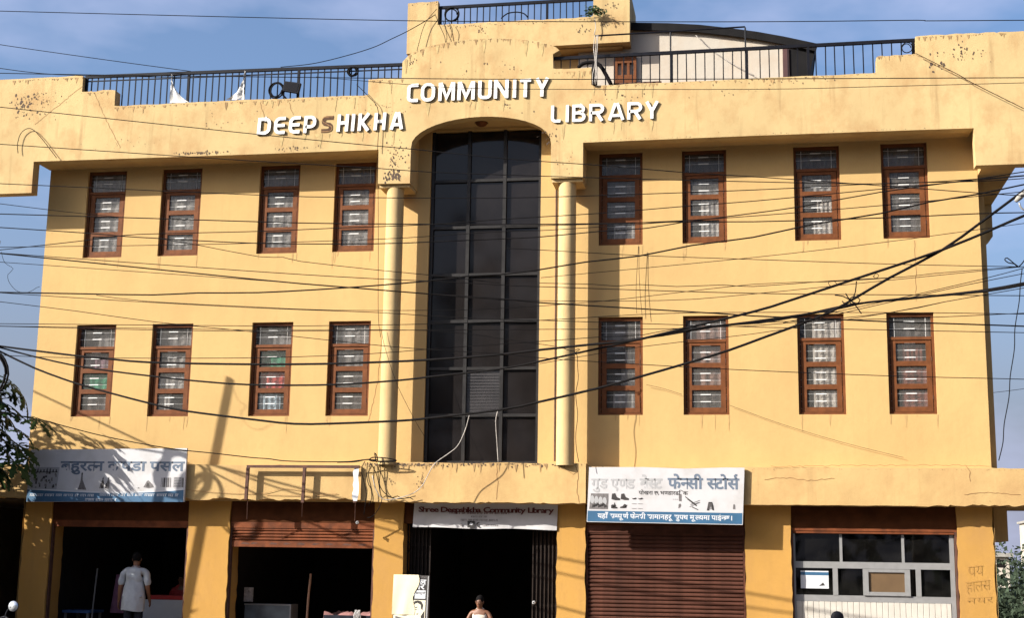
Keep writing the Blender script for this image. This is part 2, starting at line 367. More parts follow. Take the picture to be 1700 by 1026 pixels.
_txt = {}
def glyph_geom(s, bold):
    key = (s, bold)
    if key not in _txt:
        c = bpy.data.curves.new('t', 'FONT'); c.body = s; c.size = 1.0; c.offset = bold; c.resolution_u = 2
        o = bpy.data.objects.new('t', c); me = o.to_mesh()
        _txt[key] = ([(v.co.x, v.co.y) for v in me.vertices], [tuple(p.vertices) for p in me.polygons])
        o.to_mesh_clear(); bpy.data.objects.remove(o); bpy.data.curves.remove(c)
    return _txt[key]
def half(geom, cut):
    bm = bmesh.new(); vs = [bm.verts.new((x, y, 0)) for x, y in geom[0]]
    for f in geom[1]:
        try: bm.faces.new([vs[i] for i in f])
        except ValueError: pass
    mx = max(x for x, _ in geom[0])
    bmesh.ops.bisect_plane(bm, geom=bm.verts[:]+bm.edges[:]+bm.faces[:], plane_co=(mx-cut, 0, 0), plane_no=(1, 0, 0), clear_outer=True)
    bm.verts.index_update(); r = ([(v.co.x, v.co.y) for v in bm.verts], [tuple(v.index for v in f.verts) for f in bm.faces]); bm.free(); return r
def compose(tokens, bold=0.0):
    """tokens: text clusters; '~x' is the half form of x, '^' a reph hook over the last cluster, ' ' a space"""
    V, F = [], []; pen = 0.0
    def put(g, dx):
        n = len(V); V.extend((x+dx, y) for x, y in g[0]); F.extend(tuple(i+n for i in f) for f in g[1])
    for tk in tokens:
        if tk == ' ': pen += 0.26; continue
        if tk == '^':
            st = [(-0.02, 0.0), (-0.10, 0.09), (-0.13, 0.18), (-0.07, 0.24), (0.02, 0.22)]
            Ls, Rs, _ = ribbon(st, 0.07+2*bold); n = len(Ls)
            put(([(p.x+pen-0.07, p.y+0.62) for p in Ls]+[(p.x+pen-0.07, p.y+0.62) for p in Rs], [(i, n+i, n+i+1, i+1) for i in range(n-1)]), 0); continue
        g = half(glyph_geom(tk[1:], bold), 0.15+bold) if tk[0] == '~' else glyph_geom(tk, bold)
        if not g[0]: continue
        x0 = min(x for x, _ in g[0]); x1 = max(x for x, _ in g[0])
        put(g, pen-x0); pen += x1-x0-0.012-2*bold
    return V, F, pen
def print_text(name, tokens, x0, x1, z0, h, y, m, parent, bold=0.0, shear=0.0, slope=0.0):
    """flat print: letters stretched to span x0..x1, h = letter height scale, z0 = baseline"""
    V, F, W = compose(tokens, bold); k = (x1-x0)/max(W, 1e-6); mb = MB()
    mb.add([(x0+x*k+shear*yy*h, y, z0+yy*h+slope*x*k) for x, yy in V], F)
    for i, f in enumerate(mb.f):                      # faces must look towards -Y
        a, b, c = (mb.v[f[0]], mb.v[f[1]], mb.v[f[2]])
        if (b[0]-a[0])*(c[2]-a[2])-(b[2]-a[2])*(c[0]-a[0]) < 0: mb.f[i] = f[::-1]
    return mb.build(name, m, parent)

# ------------------------------------------------------------------ ground and road
GZ = -0.25; RZ = -0.40; YF = -0.61; YC = -0.35
def struct(o): o['kind'] = 'structure'; return o
M_ASPH = mat('asphalt', (0.05, 0.048, 0.046), 0.9, 0.2, 3, bump=0.4, bscale=60)
M_PAVE = mat('dusty_pavement', (0.15, 0.115, 0.08), 0.95, 0.2, 2, bump=0.3)
M_EARTH = mat('dry_ground', (0.085, 0.072, 0.042), 0.95, 0.3, 0.3)
M_LINE = mat('road_paint', (0.6, 0.58, 0.52), 0.7, 0.15, 4)
mb = MB(); n = 24
for i in range(n):                        # terrain falls away behind the building, reaches the horizon
    for j in range(n):
        x0, x1 = -600+1200*i/n, -600+1200*(i+1)/n; y0, y1 = -400+1000*j/n, -400+1000*(j+1)/n
        zz = lambda y: RZ-0.02 if y < 12 else RZ-0.02-min(4.5, (y-12)*0.07)
        mb.quad((x0, y0, zz(y0)), (x1, y0, zz(y0)), (x1, y1, zz(y1)), (x0, y1, zz(y1)))
struct(mb.build('ground', M_EARTH))
struct(MB().quad((-300, -16, RZ+0.004), (300, -16, RZ+0.004), (300, -3.2, RZ+0.004), (-300, -3.2, RZ+0.004)).build('road', M_ASPH))
mb = MB()
for k in range(-40, 40): mb.quad((k*6, -9.7, RZ+0.008), (k*6+3, -9.7, RZ+0.008), (k*6+3, -9.55, RZ+0.008), (k*6, -9.55, RZ+0.008))
struct(mb.build('road_marking', M_LINE))
struct(MB().box(-60, 60, -3.0, 9, RZ-0.3, GZ).build('pavement', M_PAVE))
k = thing('kerb', None, None, (0, -3.1, RZ)); struct(k)
kerb_me = MB().box(-0.745, 0.745, -0.1, 0.1, 0, 0.16).mesh('kerb_stone')
for i in range(-14, 16):
    o = link('kerb_stone', kerb_me, k, M_CONC if i == -14 else None); o.matrix_parent_inverse = Matrix(); o.location = (7.5+i*1.5, 0, 0)

# ------------------------------------------------------------------ the library building
BL = thing('library_building', 'long three storey yellow plastered building with arched stepped parapet and two rows of narrow windows', 'building', (7.71, 3, GZ))
WX = [(0.0, 0.783), (1.498, 2.292), (3.432, 4.21), (4.881, 5.665), (9.761, 10.537), (11.23, 12.002), (13.156, 13.935), (14.631, 15.402)]
WZ = [(3.9, 5.615), (6.9, 8.59)]
XL, XR = -0.78, 16.21; TOPZ = 9.3
SHOPX = [(-0.22, 2.42), (3.20, 5.86), (6.38, 9.07), (9.56, 12.23), (12.98, 15.63)]
SHOPZ = 2.02
GLX = (6.69, 8.72); GLZ = (3.06, 9.12)
holes = [(a, b, c, d) for a, b in WX for c, d in WZ] + [(GLX[0], GLX[1], GLZ[0], GLZ[1])] + [(a, b, GZ, SHOPZ) for a, b in SHOPX]
def wall_with_holes(mb, x0, x1, z0, z1, y, hs, depth):
    xs = sorted({x0, x1, *[h[0] for h in hs], *[h[1] for h in hs]}); zs = sorted({z0, z1, *[h[2] for h in hs], *[h[3] for h in hs]})
    xs = [x for x in xs if x0 <= x <= x1]; zs = [z for z in zs if z0 <= z <= z1]
    for i in range(len(xs)-1):
        for j in range(len(zs)-1):
            cx, cz = (xs[i]+xs[i+1])/2, (zs[j]+zs[j+1])/2
            if any(h[0] < cx < h[1] and h[2] < cz < h[3] for h in hs): continue
            mb.quad((xs[i], y, zs[j]), (xs[i+1], y, zs[j]), (xs[i+1], y, zs[j+1]), (xs[i], y, zs[j+1]))
    for a, b, c, d in hs:
        e = y+depth
        mb.quad((a, y, c), (a, y, d), (a, e, d), (a, e, c)); mb.quad((b, y, d), (b, y, c), (b, e, c), (b, e, d))
        mb.quad((a, y, d), (b, y, d), (b, e, d), (a, e, d)); mb.quad((b, y, c), (a, y, c), (a, e, c), (b, e, c))
mb = MB(); up = [h for h in holes if h[2] > 2.5]
wall_with_holes(mb, XL, XR, 2.38, TOPZ, 0.0, up, 0.22)
mb.quad((XL, 9, GZ), (XL, 0, GZ), (XL, 0, TOPZ), (XL, 9, TOPZ)); mb.quad((XR, 0, GZ), (XR, 9, GZ), (XR, 9, TOPZ), (XR, 0, TOPZ))
mb.quad((XR, 9, GZ), (XL, 9, GZ), (XL, 9, TOPZ), (XR, 9, TOPZ))
mb.build('wall', M_WALL, BL)
# ground-floor pillars, the lintel above the shops
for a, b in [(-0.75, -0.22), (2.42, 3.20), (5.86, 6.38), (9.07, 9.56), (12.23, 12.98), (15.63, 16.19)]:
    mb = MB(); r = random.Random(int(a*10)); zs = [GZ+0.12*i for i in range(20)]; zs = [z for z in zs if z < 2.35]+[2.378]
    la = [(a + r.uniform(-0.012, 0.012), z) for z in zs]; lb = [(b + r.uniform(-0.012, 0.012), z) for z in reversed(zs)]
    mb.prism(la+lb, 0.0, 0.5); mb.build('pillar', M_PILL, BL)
mb = MB()
for a, b in SHOPX: mb.box(a, b, 0.04, 0.34, SHOPZ, 2.376)
mb.build('lintel', M_BARE, BL)
# floors, ceilings and dividing walls inside
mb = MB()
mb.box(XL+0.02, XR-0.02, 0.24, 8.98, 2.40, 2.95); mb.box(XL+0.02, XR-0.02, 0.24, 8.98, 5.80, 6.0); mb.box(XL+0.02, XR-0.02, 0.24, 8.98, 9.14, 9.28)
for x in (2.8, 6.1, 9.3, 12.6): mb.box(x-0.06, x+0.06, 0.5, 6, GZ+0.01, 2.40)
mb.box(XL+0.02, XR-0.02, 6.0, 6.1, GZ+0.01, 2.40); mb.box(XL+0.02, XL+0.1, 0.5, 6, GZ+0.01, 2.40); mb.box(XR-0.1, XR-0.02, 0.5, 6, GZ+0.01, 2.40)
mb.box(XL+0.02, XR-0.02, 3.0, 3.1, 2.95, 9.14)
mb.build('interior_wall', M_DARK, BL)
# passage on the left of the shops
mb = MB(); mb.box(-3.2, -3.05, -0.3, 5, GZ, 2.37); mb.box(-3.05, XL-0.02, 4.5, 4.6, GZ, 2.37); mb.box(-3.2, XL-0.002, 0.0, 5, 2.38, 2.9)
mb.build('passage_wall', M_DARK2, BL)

# parapet and fascia: stepped top, arch over the glazed bay, dropped ends and two brackets on the columns
top = [(-5.5, 10.28)] + jag(-5.4, 0.04, 10.285, 0.008, 0.15, 2) + [(0.06, 10.28), (0.06, 9.97)] + jag(0.12, 0.70, 9.975, 0.012, 0.06, 3) + [(0.73, 9.97), (0.735, 9.67)]
top += jag(0.8, 5.6, 9.66, 0.008, 0.14, 4) + [(5.63, 9.66), (5.63, 9.95)] + jag(5.68, 6.2, 9.95, 0.008, 0.08, 5) + [(6.25, 9.945), (6.255, 10.26)]
ax, aw, az0, az1 = 7.72, 1.42, 10.27, 10.63
top += [(ax+aw*math.cos(R(a)), az0+(az1-az0)*math.sin(R(a))) for a in range(172, 7, -9)]
top += [(9.0, 10.27), (9.01, 10.0)] + jag(9.06, 9.64, 9.985, 0.008, 0.08, 6) + [(9.685, 9.98), (9.69, 9.66)] + jag(9.75, 14.5, 9.65, 0.006, 0.16, 8) + [(14.555, 9.66), (14.56, 9.93)]
top += jag(14.62, 15.15, 9.955, 0.010, 0.07, 9) + [(15.21, 9.96), (15.215, 10.27)] + jag(15.3, 17.3, 10.275, 0.012, 0.09, 10) + [(17.4, 10.27)]
arch = [(7.72-1.26*math.cos(R(a)), 8.66+0.50*math.sin(R(a))**1.0) for a in range(0, 181, 10)]
bot = [(17.4, 7.965)] + [(16.095, 7.965), (16.09, 8.61)] + [(15, 8.615), (12.5, 8.62), (9.55, 8.61), (9.55, 7.98), (8.985, 7.985), (8.985, 8.62)] + arch[::-1][1:-1]
bot += [(6.46, 8.62), (6.46, 7.975), (5.875, 7.985), (5.865, 8.62)] + [(3.3, 8.62), (-0.805, 8.635), (-0.80, 8.03), (-5.5, 8.03)]
mb = MB(); mb.prism(top[::-1] + bot[::-1], YF, YF+0.22)
PA = mb.build('parapet', M_FASC, BL, bevel=0.0)
bm = bmesh.new(); bm.from_mesh(PA.data); bmesh.ops.triangulate(bm, faces=[f for f in bm.faces if len(f.verts) > 4]); bmesh.ops.recalc_face_normals(bm, faces=bm.faces); bm.to_mesh(PA.data); bm.free()
mb = MB()
mb.box(-0.80, 6.455, YF+0.222, -0.002, 8.64, 9.22); mb.box(8.985, 16.09, YF+0.222, -0.002, 8.64, 9.22); mb.box(6.456, 8.984, YF+0.222, -0.002, 9.165, 9.22)                                    # roof slab edge carried by the wall
mb.build('roof_slab', M_CANO, BL)
mb = MB(); mb.box(-0.79, 16.76, 0.0, 9.05, TOPZ, TOPZ+0.14); mb.build('roof', M_BARE, BL)
mb = MB(); mb.box(16.215, 16.755, YF+0.222, 8.9, 7.966, 8.6); mb.build('side_overhang', M_CANO, BL)
mb = MB(); mb.prism([(16.22, 7.3), (16.55, 7.18), (16.74, 7.36), (16.745, 7.964), (16.22, 7.964)], 1.95, 2.5); mb.build('side_bracket', M_CANO, BL)
mb = MB(); mb.box(16.212, 16.345, 0.28, 8.8, 3.0, 7.96); mb.build('side_pilaster', M_CANO, BL)
# brackets under the parapet, columns
for cx, x0, x1 in ((6.15, 5.88, 6.455), (9.255, 8.99, 9.545)):
    mb = MB(); mb.box(x0, x1, YF+0.222, -0.004, 7.985, 8.638); mb.build('column_bracket', M_FASC, BL)
    mb = MB(); mb.box(x0+0.01, x1-0.01, YF+0.06, -0.05, 7.925, 7.98); mb.build('column_cap', M_COLM, BL)
    mb = MB(); ns = 24; zs = [3.0, 4.5, 6.0, 7.924]
    for i, z in enumerate(zs):
        for k2 in range(ns): mb.v.append((cx+0.155*math.cos(2*math.pi*k2/ns), -0.40+0.155*math.sin(2*math.pi*k2/ns), z))
    for i in range(len(zs)-1):
        for k2 in range(ns):
            a = i*ns+k2; b = i*ns+(k2+1) % ns; mb.f.append((a, b, b+ns, a+ns)); mb.mi.append(0)
    mb.build('column', M_COLM, BL, smooth=True)
mb = MB(); mb.tube([(9.025,-0.03,3.104), (9.006,-0.03,8.078)], 0.016, 6); mb.build('drain_pipe', M_RUST, BL)

# canopy over the shops with its ragged lower edge
def canopy(x0, x1, y, z0, z1, seed, amp, tseed):
    lo = jag(x0, x1, z0, amp, 0.07, seed); hi = jag(x0, x1, z1, 0.006, 0.12, tseed)
    mb = MB(); mb.prism(hi[::-1]+lo, y, -0.004); o = mb.build('canopy', M_CANO, BL)
    bm = bmesh.new(); bm.from_mesh(o.data); bmesh.ops.triangulate(bm, faces=[f for f in bm.faces if len(f.verts) > 4]); bmesh.ops.recalc_face_normals(bm, faces=bm.faces); bm.to_mesh(o.data); bm.free()
canopy(-3.2, 5.70, YC, 2.405, 3.0, 21, 0.022, 22)
canopy(5.71, 9.61, YC-0.08, 2.375, 3.04, 25, 0.014, 26)
canopy(9.62, 14.9, YC, 2.375, 2.99, 27, 0.003, 28)
canopy(14.9, 17.6, YC, 2.39, 2.985, 31, 0.020, 32)
mb = MB(); mb.box(16.2, 17.55, 0.0, 2.2, 2.42, 2.97); mb.build('canopy_slab', M_CANO, BL)
mb = MB(); mb.box(16.21, 16.52, 0.6, 1.4, 1.85, 2.41); mb.build('canopy_bracket', M_CANO, BL)

# peeled flakes, cracks and grime with shapes of their own, joined as uncountable marks
def flake(mb, x, z, s, y, r, stretch=1.5):
    n = r.randint(5, 8); st = stretch*r.uniform(0.6, 1.4)
    mb.flat([(x+s*r.uniform(0.5, 1.1)*math.cos(2*math.pi*i/n), z+st*s*r.uniform(0.5, 1.1)*math.sin(2*math.pi*i/n)) for i in range(n)], y)
fl = MB(); r = random.Random(5); yf = YF-0.003
for cx, cz, sx, sz, n, s in [(-1.1, 9.80, 0.25, 0.16, 40, 0.018), (-0.8, 9.86, 0.5, 0.2, 60, 0.009), (-0.9, 9.62, 0.4, 0.15, 26, 0.012), (6.2, 8.45, 0.18, 0.35, 60, 0.011), (6.15, 8.12, 0.16, 0.12, 40, 0.018), (6.1, 9.4, 0.3, 0.12, 26, 0.008),
                             (2.4, 8.68, 0.5, 0.03, 60, 0.012), (4.4, 8.70, 0.4, 0.05, 30, 0.010), (16.0, 9.95, 0.5, 0.15, 46, 0.011), (15.5, 9.7, 0.3, 0.1, 10, 0.018), (7.9, 10.0, 0.8, 0.2, 30, 0.009), (8.3, 9.4, 0.5, 0.3, 14, 0.012), (8.95, 8.75, 0.2, 0.1, 16, 0.012), (9.3, 8.3, 0.2, 0.25, 12, 0.008),
                             (10.2, 9.4, 0.6, 0.15, 16, 0.010), (12.2, 9.4, 0.8, 0.12, 14, 0.008), (13.2, 9.55, 0.9, 0.05, 16, 0.010), (3.0, 9.3, 0.8, 0.2, 26, 0.007), (6.4, 10.22, 0.12, 0.08, 18, 0.014), (5.6, 9.4, 0.5, 0.2, 18, 0.007), (0.9, 8.9, 0.8, 0.15, 30, 0.006)]:
    for _ in range(n): flake(fl, r.gauss(cx, sx*0.5), r.gauss(cz, sz*0.5), s*r.uniform(0.35, 1.5), yf-0.0008*r.random(), r)
def top_at(x):
    if x < 0.05 or x > 15.22: return 10.27
    if x < 0.72 or x > 14.57: return 9.96
    if x < 5.63 or x > 9.69: return 9.65
    if x < 6.26 or x > 9.01: return 9.94
    return 10.27+0.36*math.sqrt(max(0, 1-((x-7.72)/1.42)**2))
for _ in range(330):                                            # grime along the top edge
    x = r.uniform(-1.6, 16.7); flake(fl, x, top_at(x)-abs(r.gauss(0, 0.016))-0.012, 0.008*r.uniform(0.4, 1.4), yf-0.0008*r.random(), r, 0.9)
for _ in range(90):
    x = r.uniform(5.9, 16.0); x = x if not 6.4 < x < 9.0 else x+2.7; flake(fl, x, 8.635+abs(r.gauss(0, 0.010)), 0.007*r.uniform(0.4, 1.3), yf-0.0008*r.random(), r, 0.8)
tag(fl.build('peeled_plaster', M_FLAKE, BL), kind='stuff')
fl = MB()
for _ in range(210):                                            # black growth along the top of the centre canopy
    x = r.choice((r.uniform(5.8, 7.1), r.uniform(6.4, 9.5))); flake(fl, x, 3.035-abs(r.gauss(0, 0.024))-0.008, 0.013*r.uniform(0.4, 1.7), YC-0.084-0.0008*r.random(), r, 1.0)
for cx, cz in ((6.2, 2.75), (6.75, 2.70)):
    for _ in range(16): flake(fl, r.gauss(cx, 0.05), r.gauss(cz, 0.06), 0.008*r.uniform(0.5, 1.6), YC-0.084-0.0008*r.random(), r)
for _ in range(60): x = r.uniform(12.3, 16.9); flake(fl, x, 2.965-abs(r.gauss(0, 0.008)), 0.006*r.uniform(0.5, 1.5), YC-0.004-0.0008*r.random(), r, 0.5)
tag(fl.build('canopy_grime', M_FLAKE, BL), kind='stuff')
# rain-carried brown streaks below the letters and parapet edges
fl = MB()
for _ in range(38):
    x = r.choice((r.uniform(3.6, 6.4), r.uniform(6.5, 9.0), r.uniform(9.0, 10.9), r.uniform(-1.4, 16.5)))
    z = (8.96 if x < 6.4 else 9.45 if x < 9 else 8.96) if r.random() < 0.55 and 3.5 < x < 10.9 else top_at(x)-0.03
    L = r.uniform(0.06, 0.30); w = r.uniform(0.010, 0.045)
    if z-L < 8.66: L = max(0.03, z-8.68)
    if 6.4 < x < 9.05 and z-L < 9.2: continue
    yy = yf-0.0012-0.0006*r.random()
    fl.flat([(x-w, z), (x+w, z), (x+w*0.7, z-L*0.5), (x+w*0.15, z-L), (x-w*0.2, z-L*0.9), (x-w*0.8, z-L*0.4)], yy)
M_STREAK = mat('rain_streak', (0.40, 0.285, 0.125), 0.95, 0.2, 12)
tag(fl.build('rain_streak', M_STREAK, BL), kind='stuff')
fl = MB(); r = random.Random(23)
for (a_, b_) in WX:                                             # dirt washed down from the window sills
    for (c_, d_) in WZ:
        for _ in range(r.randint(2, 5)):
            x = r.choice((a_+r.uniform(0, .08), b_-r.uniform(0, .08), r.uniform(a_, b_))); L = r.uniform(.05, .34); w = r.uniform(.006, .022)
            fl.flat([(x-w, c_-.004), (x+w, c_-.004), (x+w*.7, c_-L*.5), (x+w*.1, c_-L), (x-w*.4, c_-L*.8), (x-w*.8, c_-L*.3)], -.0030-.0006*r.random())
tag(fl.build('sill_streak', mat('sill_streak', (.405, .255, .10), .95, .15, 9), BL), kind='stuff')
fl = MB(); r = random.Random(19)
for _ in range(150):                                            # mould running down from the copings
    x = r.uniform(-1.5, 16.7); z = top_at(x)-0.015; L = abs(r.gauss(0, .06))+.02; w = r.uniform(.008, .03)
    fl.flat([(x-w, z), (x+w, z), (x+w*.6, z-L*.5), (x+w*.1, z-L), (x-w*.5, z-L*.6)], YF-.0040-.0006*r.random())
for _ in range(60):
    x = r.uniform(5.75, 9.55); L = abs(r.gauss(0, .06))+.02; w = r.uniform(.008, .03)
    fl.flat([(x-w, 3.03), (x+w, 3.03), (x+w*.6, 3.03-L*.5), (x+w*.1, 3.03-L), (x-w*.5, 3.03-L*.6)], YC-.0862-.0006*r.random())
tag(fl.build('coping_mould', mat('coping_mould', (.30, .185, .08), .95, .4, 9), BL), kind='stuff')
ck = MB()
def crack(pts, y, w=0.006, seed=1):
    r = random.Random(seed); P = []
    for (x0, z0), (x1, z1) in zip(pts[:-1], pts[1:]):
        n = max(2, int(math.hypot(x1-x0, z1-z0)/0.05))
        P += [(x0+(x1-x0)*i/n+r.uniform(-.012, .012), z0+(z1-z0)*i/n+r.uniform(-.012, .012)) for i in range(n)]
    P.append(pts[-1]); Ls, Rs, _ = ribbon(P, w); n = len(Ls)
    ck.add([(p.x, y, p.y) for p in Ls]+[(p.x, y, p.y) for p in Rs], [(i, n+i, n+i+1, i+1) for i in range(n-1)])
for k, (p, y) in enumerate([
    ([(9.431,3.054),(9.484,2.832),(9.455,2.58),(9.508,2.38)], YC-0.084), ([(9.279,2.932),(9.402,2.851),(9.484,2.902)], YC-0.084), ([(6.781,2.82),(6.809,2.594)], YC-0.084), ([(8.091,3.009),(8.106,2.724),(8.091,2.42)], YC-0.084),
    ([(12.572,2.791),(12.865,2.822),(13.252,2.775),(13.686,2.807)], YC-0.004), ([(15.748,3.029),(15.817,2.913),(15.82,2.769)], YC-0.004), ([(15.709,2.556),(16.081,2.597),(16.586,2.562)], YC-0.004),
    ([(15.137,6.869),(15.146,6.586),(15.127,5.808)], -0.003), ([(12.677,2.995),(13.857,3.019),(15.398,3.034),(16.155,3.017)], -0.37),
    ([(0.33,9.921),(0.531,9.499),(0.916,8.841)], YF-0.004), ([(15.204,9.947),(15.968,9.483),(16.903,8.914)], YF-0.004), ([(0.051,10.076),(-0.499,9.638),(-0.843,9.367)], YF-0.004), ([(3.593,9.601),(3.715,9.25)], YF-0.004), ([(4.147,9.577),(4.239,9.343)], YF-0.004),
    ([(5.686,3.8),(5.817,4.444),(5.876,5.311)], -0.003)]):
    crack(p, y, 0.007 if k < 7 else 0.006, k)
tag(ck.build('plaster_crack', mat('crack_brown', (0.22, 0.11, 0.04), 0.95, 0.3, 12), BL), kind='stuff')  # thin brown lines drawn along the plaster cracks
# scratched words on the right pillar
M_SCR = mat('scratched_letters', (0.31, 0.16, 0.04), 0.9, 0.2, 12)
for toks, px0, px1, py, h in ((['प्र', 'य'], 1605, 1633, 956, 0.34), (['हा', 'ल', 'स'], 1602, 1643, 982, 0.30), (['अ', 'र', 'ज'], 1604, 1648, 1000, 0.2), (['म', 'ल', 'न'], 1602, 1652, 1018, 0.2)):
    pass
SC = [(['प', 'य'], [(15.758,1.265),(16.002,1.297)], 0.26), (['ह', 'ा', 'ल', 'स'], [(15.72,1.016),(16.094,1.071)], 0.26), (['न', 'य', 'र'], [(15.721,0.836),(16.131,0.873)], 0.15)]
for toks, ((x0, z0), (x1, z1)), h in SC:
    print_text('scratched_writing', toks, x0, x1, z0, h, -0.016, M_SCR, BL, bold=-0.020, slope=(z1-z0)/(x1-x0))

# ------------------------------------------------------------------ windows
def window_parts(w, h):
    """meshes of one window in local coordinates: x 0..w, z 0..h, y 0 at the wall face"""
    d = 0.055
    fr = MB(); f = 0.045
    fr.box(0.002, f, d, d+0.10, 0.002, h-0.002); fr.box(w-f, w-0.002, d, d+0.10, 0.002, h-0.002)
    fr.box(f, w-f, d, d+0.10, 0.002, 0.04); fr.box(f, w-f, d, d+0.10, h-0.06, h-0.002); tz = h*0.735
    fr.box(f, w-f, d-0.004, d+0.09, tz, tz+0.05)
    sa = MB(); a, b = f+0.012, w-f-0.012; s = 0.085; e = d+0.012; z0, z1 = 0.045, tz-0.006
    sa.box(a, a+s, e, e+0.05, z0, z1); sa.box(b-s, b, e, e+0.05, z0, z1)
    ph = (z1-z0-0.085-0.05-2*0.085)/3
    zz = [z0]; panes = []
    sa.box(a+s, b-s, e, e+0.05, z0, z0+0.085); zc = z0+0.085
    for k in range(3):
        panes.append((a+s, b-s, zc, zc+ph)); zc += ph
        hh = 0.085 if k < 2 else 0.05
        sa.box(a+s, b-s, e+0.001*k, e+0.05, zc, zc+hh); zc += hh
    panes.append((f, w-f, tz+0.05, h-0.06))
    gr = MB()
    z = 0.11
    while z < h-0.1:
        if not (tz-0.04 < z < tz+0.09):
            gr.tube([(f, e+0.016, z), (w-f, e+0.016, z)], 0.0022, 4, mi=0)
            gr.box(w*0.37, w*0.60, e+0.006, e+0.012, z-0.008, z+0.008, 0)
        z += 0.122
    for x in (w*0.17, w*0.83): gr.tube([(x, e+0.018, 0.06), (x, e+0.018, h-0.07)], 0.003, 4)
    hg = MB().box(w-f-0.016, w-f-0.004, d-0.006, d+0.03, 0, 0.07)
    return fr, sa, gr, panes, e, hg
WIN = {}
for c, dd in WZ:
    h = round(dd-c, 3); fr, sa, gr, panes, e, hg = window_parts(0.78, h)
    pm = []
    for (x0, x1, z0, z1) in panes: pm.append(MB().box(x0+0.001, x1-0.001, e+0.022, e+0.026, z0, z1).mesh('pane'))
    WIN[c] = (fr.mesh('window_frame'), sa.mesh('window_sash'), gr.mesh('window_grille'), pm, panes, e, hg.mesh('hinge'))
CUR = {k: mat('curtain_'+k, c, 0.95, 0.25, 14) for k, c in dict(pale=(0.30, 0.285, 0.27), soft=(0.23, 0.22, 0.21), floral=(0.40, 0.37, 0.34), grey=(0.20, 0.19, 0.185), purple=(0.22, 0.13, 0.17), green=(0.05, 0.26, 0.15), red=(0.48, 0.06, 0.05), blue=(0.30, 0.38, 0.44), plum=(0.16, 0.055, 0.04), brown=(0.23, 0.145, 0.12), dark=(0.075, 0.065, 0.062)).items()}
M_FLOR = CUR['floral'].node_tree          # printed floral curtain: dark sprigs on pale cloth
_n = M_FLOR.nodes; _v = _n.new('ShaderNodeTexVoronoi'); _v.inputs['Scale'].default_value = 16
_r = _n.new('ShaderNodeValToRGB'); _r.color_ramp.elements[0].position = 0.25; _r.color_ramp.elements[0].color = (0.12, 0.09, 0.075, 1); _r.color_ramp.elements[1].position = 0.45; _r.color_ramp.elements[1].color = (0.46, 0.43, 0.39, 1)
M_FLOR.links.new(_v.outputs['Distance'], _r.inputs['Fac']); M_FLOR.links.new(_r.outputs['Color'], _n['Principled BSDF'].inputs['Base Color'])
def drape(x0, x1, z0, z1, y, seed):
    r = random.Random(seed); mb = MB(); n = 22; ph = r.uniform(0, 6); am = r.uniform(0.006, 0.013)
    for i in range(n+1):
        x = x0+(x1-x0)*i/n; yy = y+am*math.sin(ph+i*1.3)+am*0.5*math.sin(i*0.57)
        mb.v += [(x, yy, z0), (x, yy*1.0, z1)]
    for i in range(n): mb.f.append((2*i, 2*i+2, 2*i+3, 2*i+1)); mb.mi.append(0)
    return mb
# what hangs behind the panes (bottom, middle, top, fanlight) of each window: (colour, left share, right share)
BACK = {(0, 0): [('dark', 0, 1), ('green', 0, 1), ('purple', 0, 1), ('grey', 0, 1)], (1, 0): [('pale', 0, .5), ('pale', 0, 1), ('pale', 0, 1), ('grey', 0, 1)],
        (2, 0): [('blue', 0, .75), ('red', 0, .9), ('green', 0, 1), ('grey', 0, 1)], (3, 0): [('dark', 0, 1), ('dark', 0, 1), ('grey', 0, 1), ('grey', 0, 1)],
        (4, 0): [('pale', .3, 1), ('pale', .5, 1), ('pale', .6, 1), ('grey', 0, 1)], (5, 0): [('dark', 0, 1), ('brown', 0, 1), ('brown', 0, 1), ('brown', 0, 1)],
        (6, 0): [('floral', .3, 1), ('floral', .3, 1), ('floral', .3, 1), ('floral', .3, 1)], (7, 0): [('plum', .25, 1), ('plum', .25, 1), ('plum', .3, .8), ('dark', 0, 1)],
        (0, 1): [('soft', .0, 1)]*4, (1, 1): [('soft', 0, 1)]*3+[('dark', 0, 1)], (2, 1): [('soft', 0, 1)]*2+[('grey', 0, 1)]*2, (3, 1): [('soft', 0, 1)]*3+[('dark', 0, 1)], (4, 1): [('pale', .3, 1), ('grey', 0, 1), ('grey', 0, 1), ('dark', 0, 1)],
        (5, 1): [('pale', .4, 1), ('pale', .4, 1), ('grey', 0, 1), ('dark', 0, 1)], (6, 1): [('floral', .4, 1), ('floral', .5, 1), ('pale', .2, 1), ('dark', 0, 1)], (7, 1): [('dark', 0, 1)]*4}
WL_TXT = {(0, 0): 'lower window with a green cloth hung behind its middle pane', (2, 0): 'lower window with green, red and pale blue cloths behind its panes', (6, 0): 'lower window with a white flower print curtain', (7, 0): 'lower window with a plum curtain at its right half'}
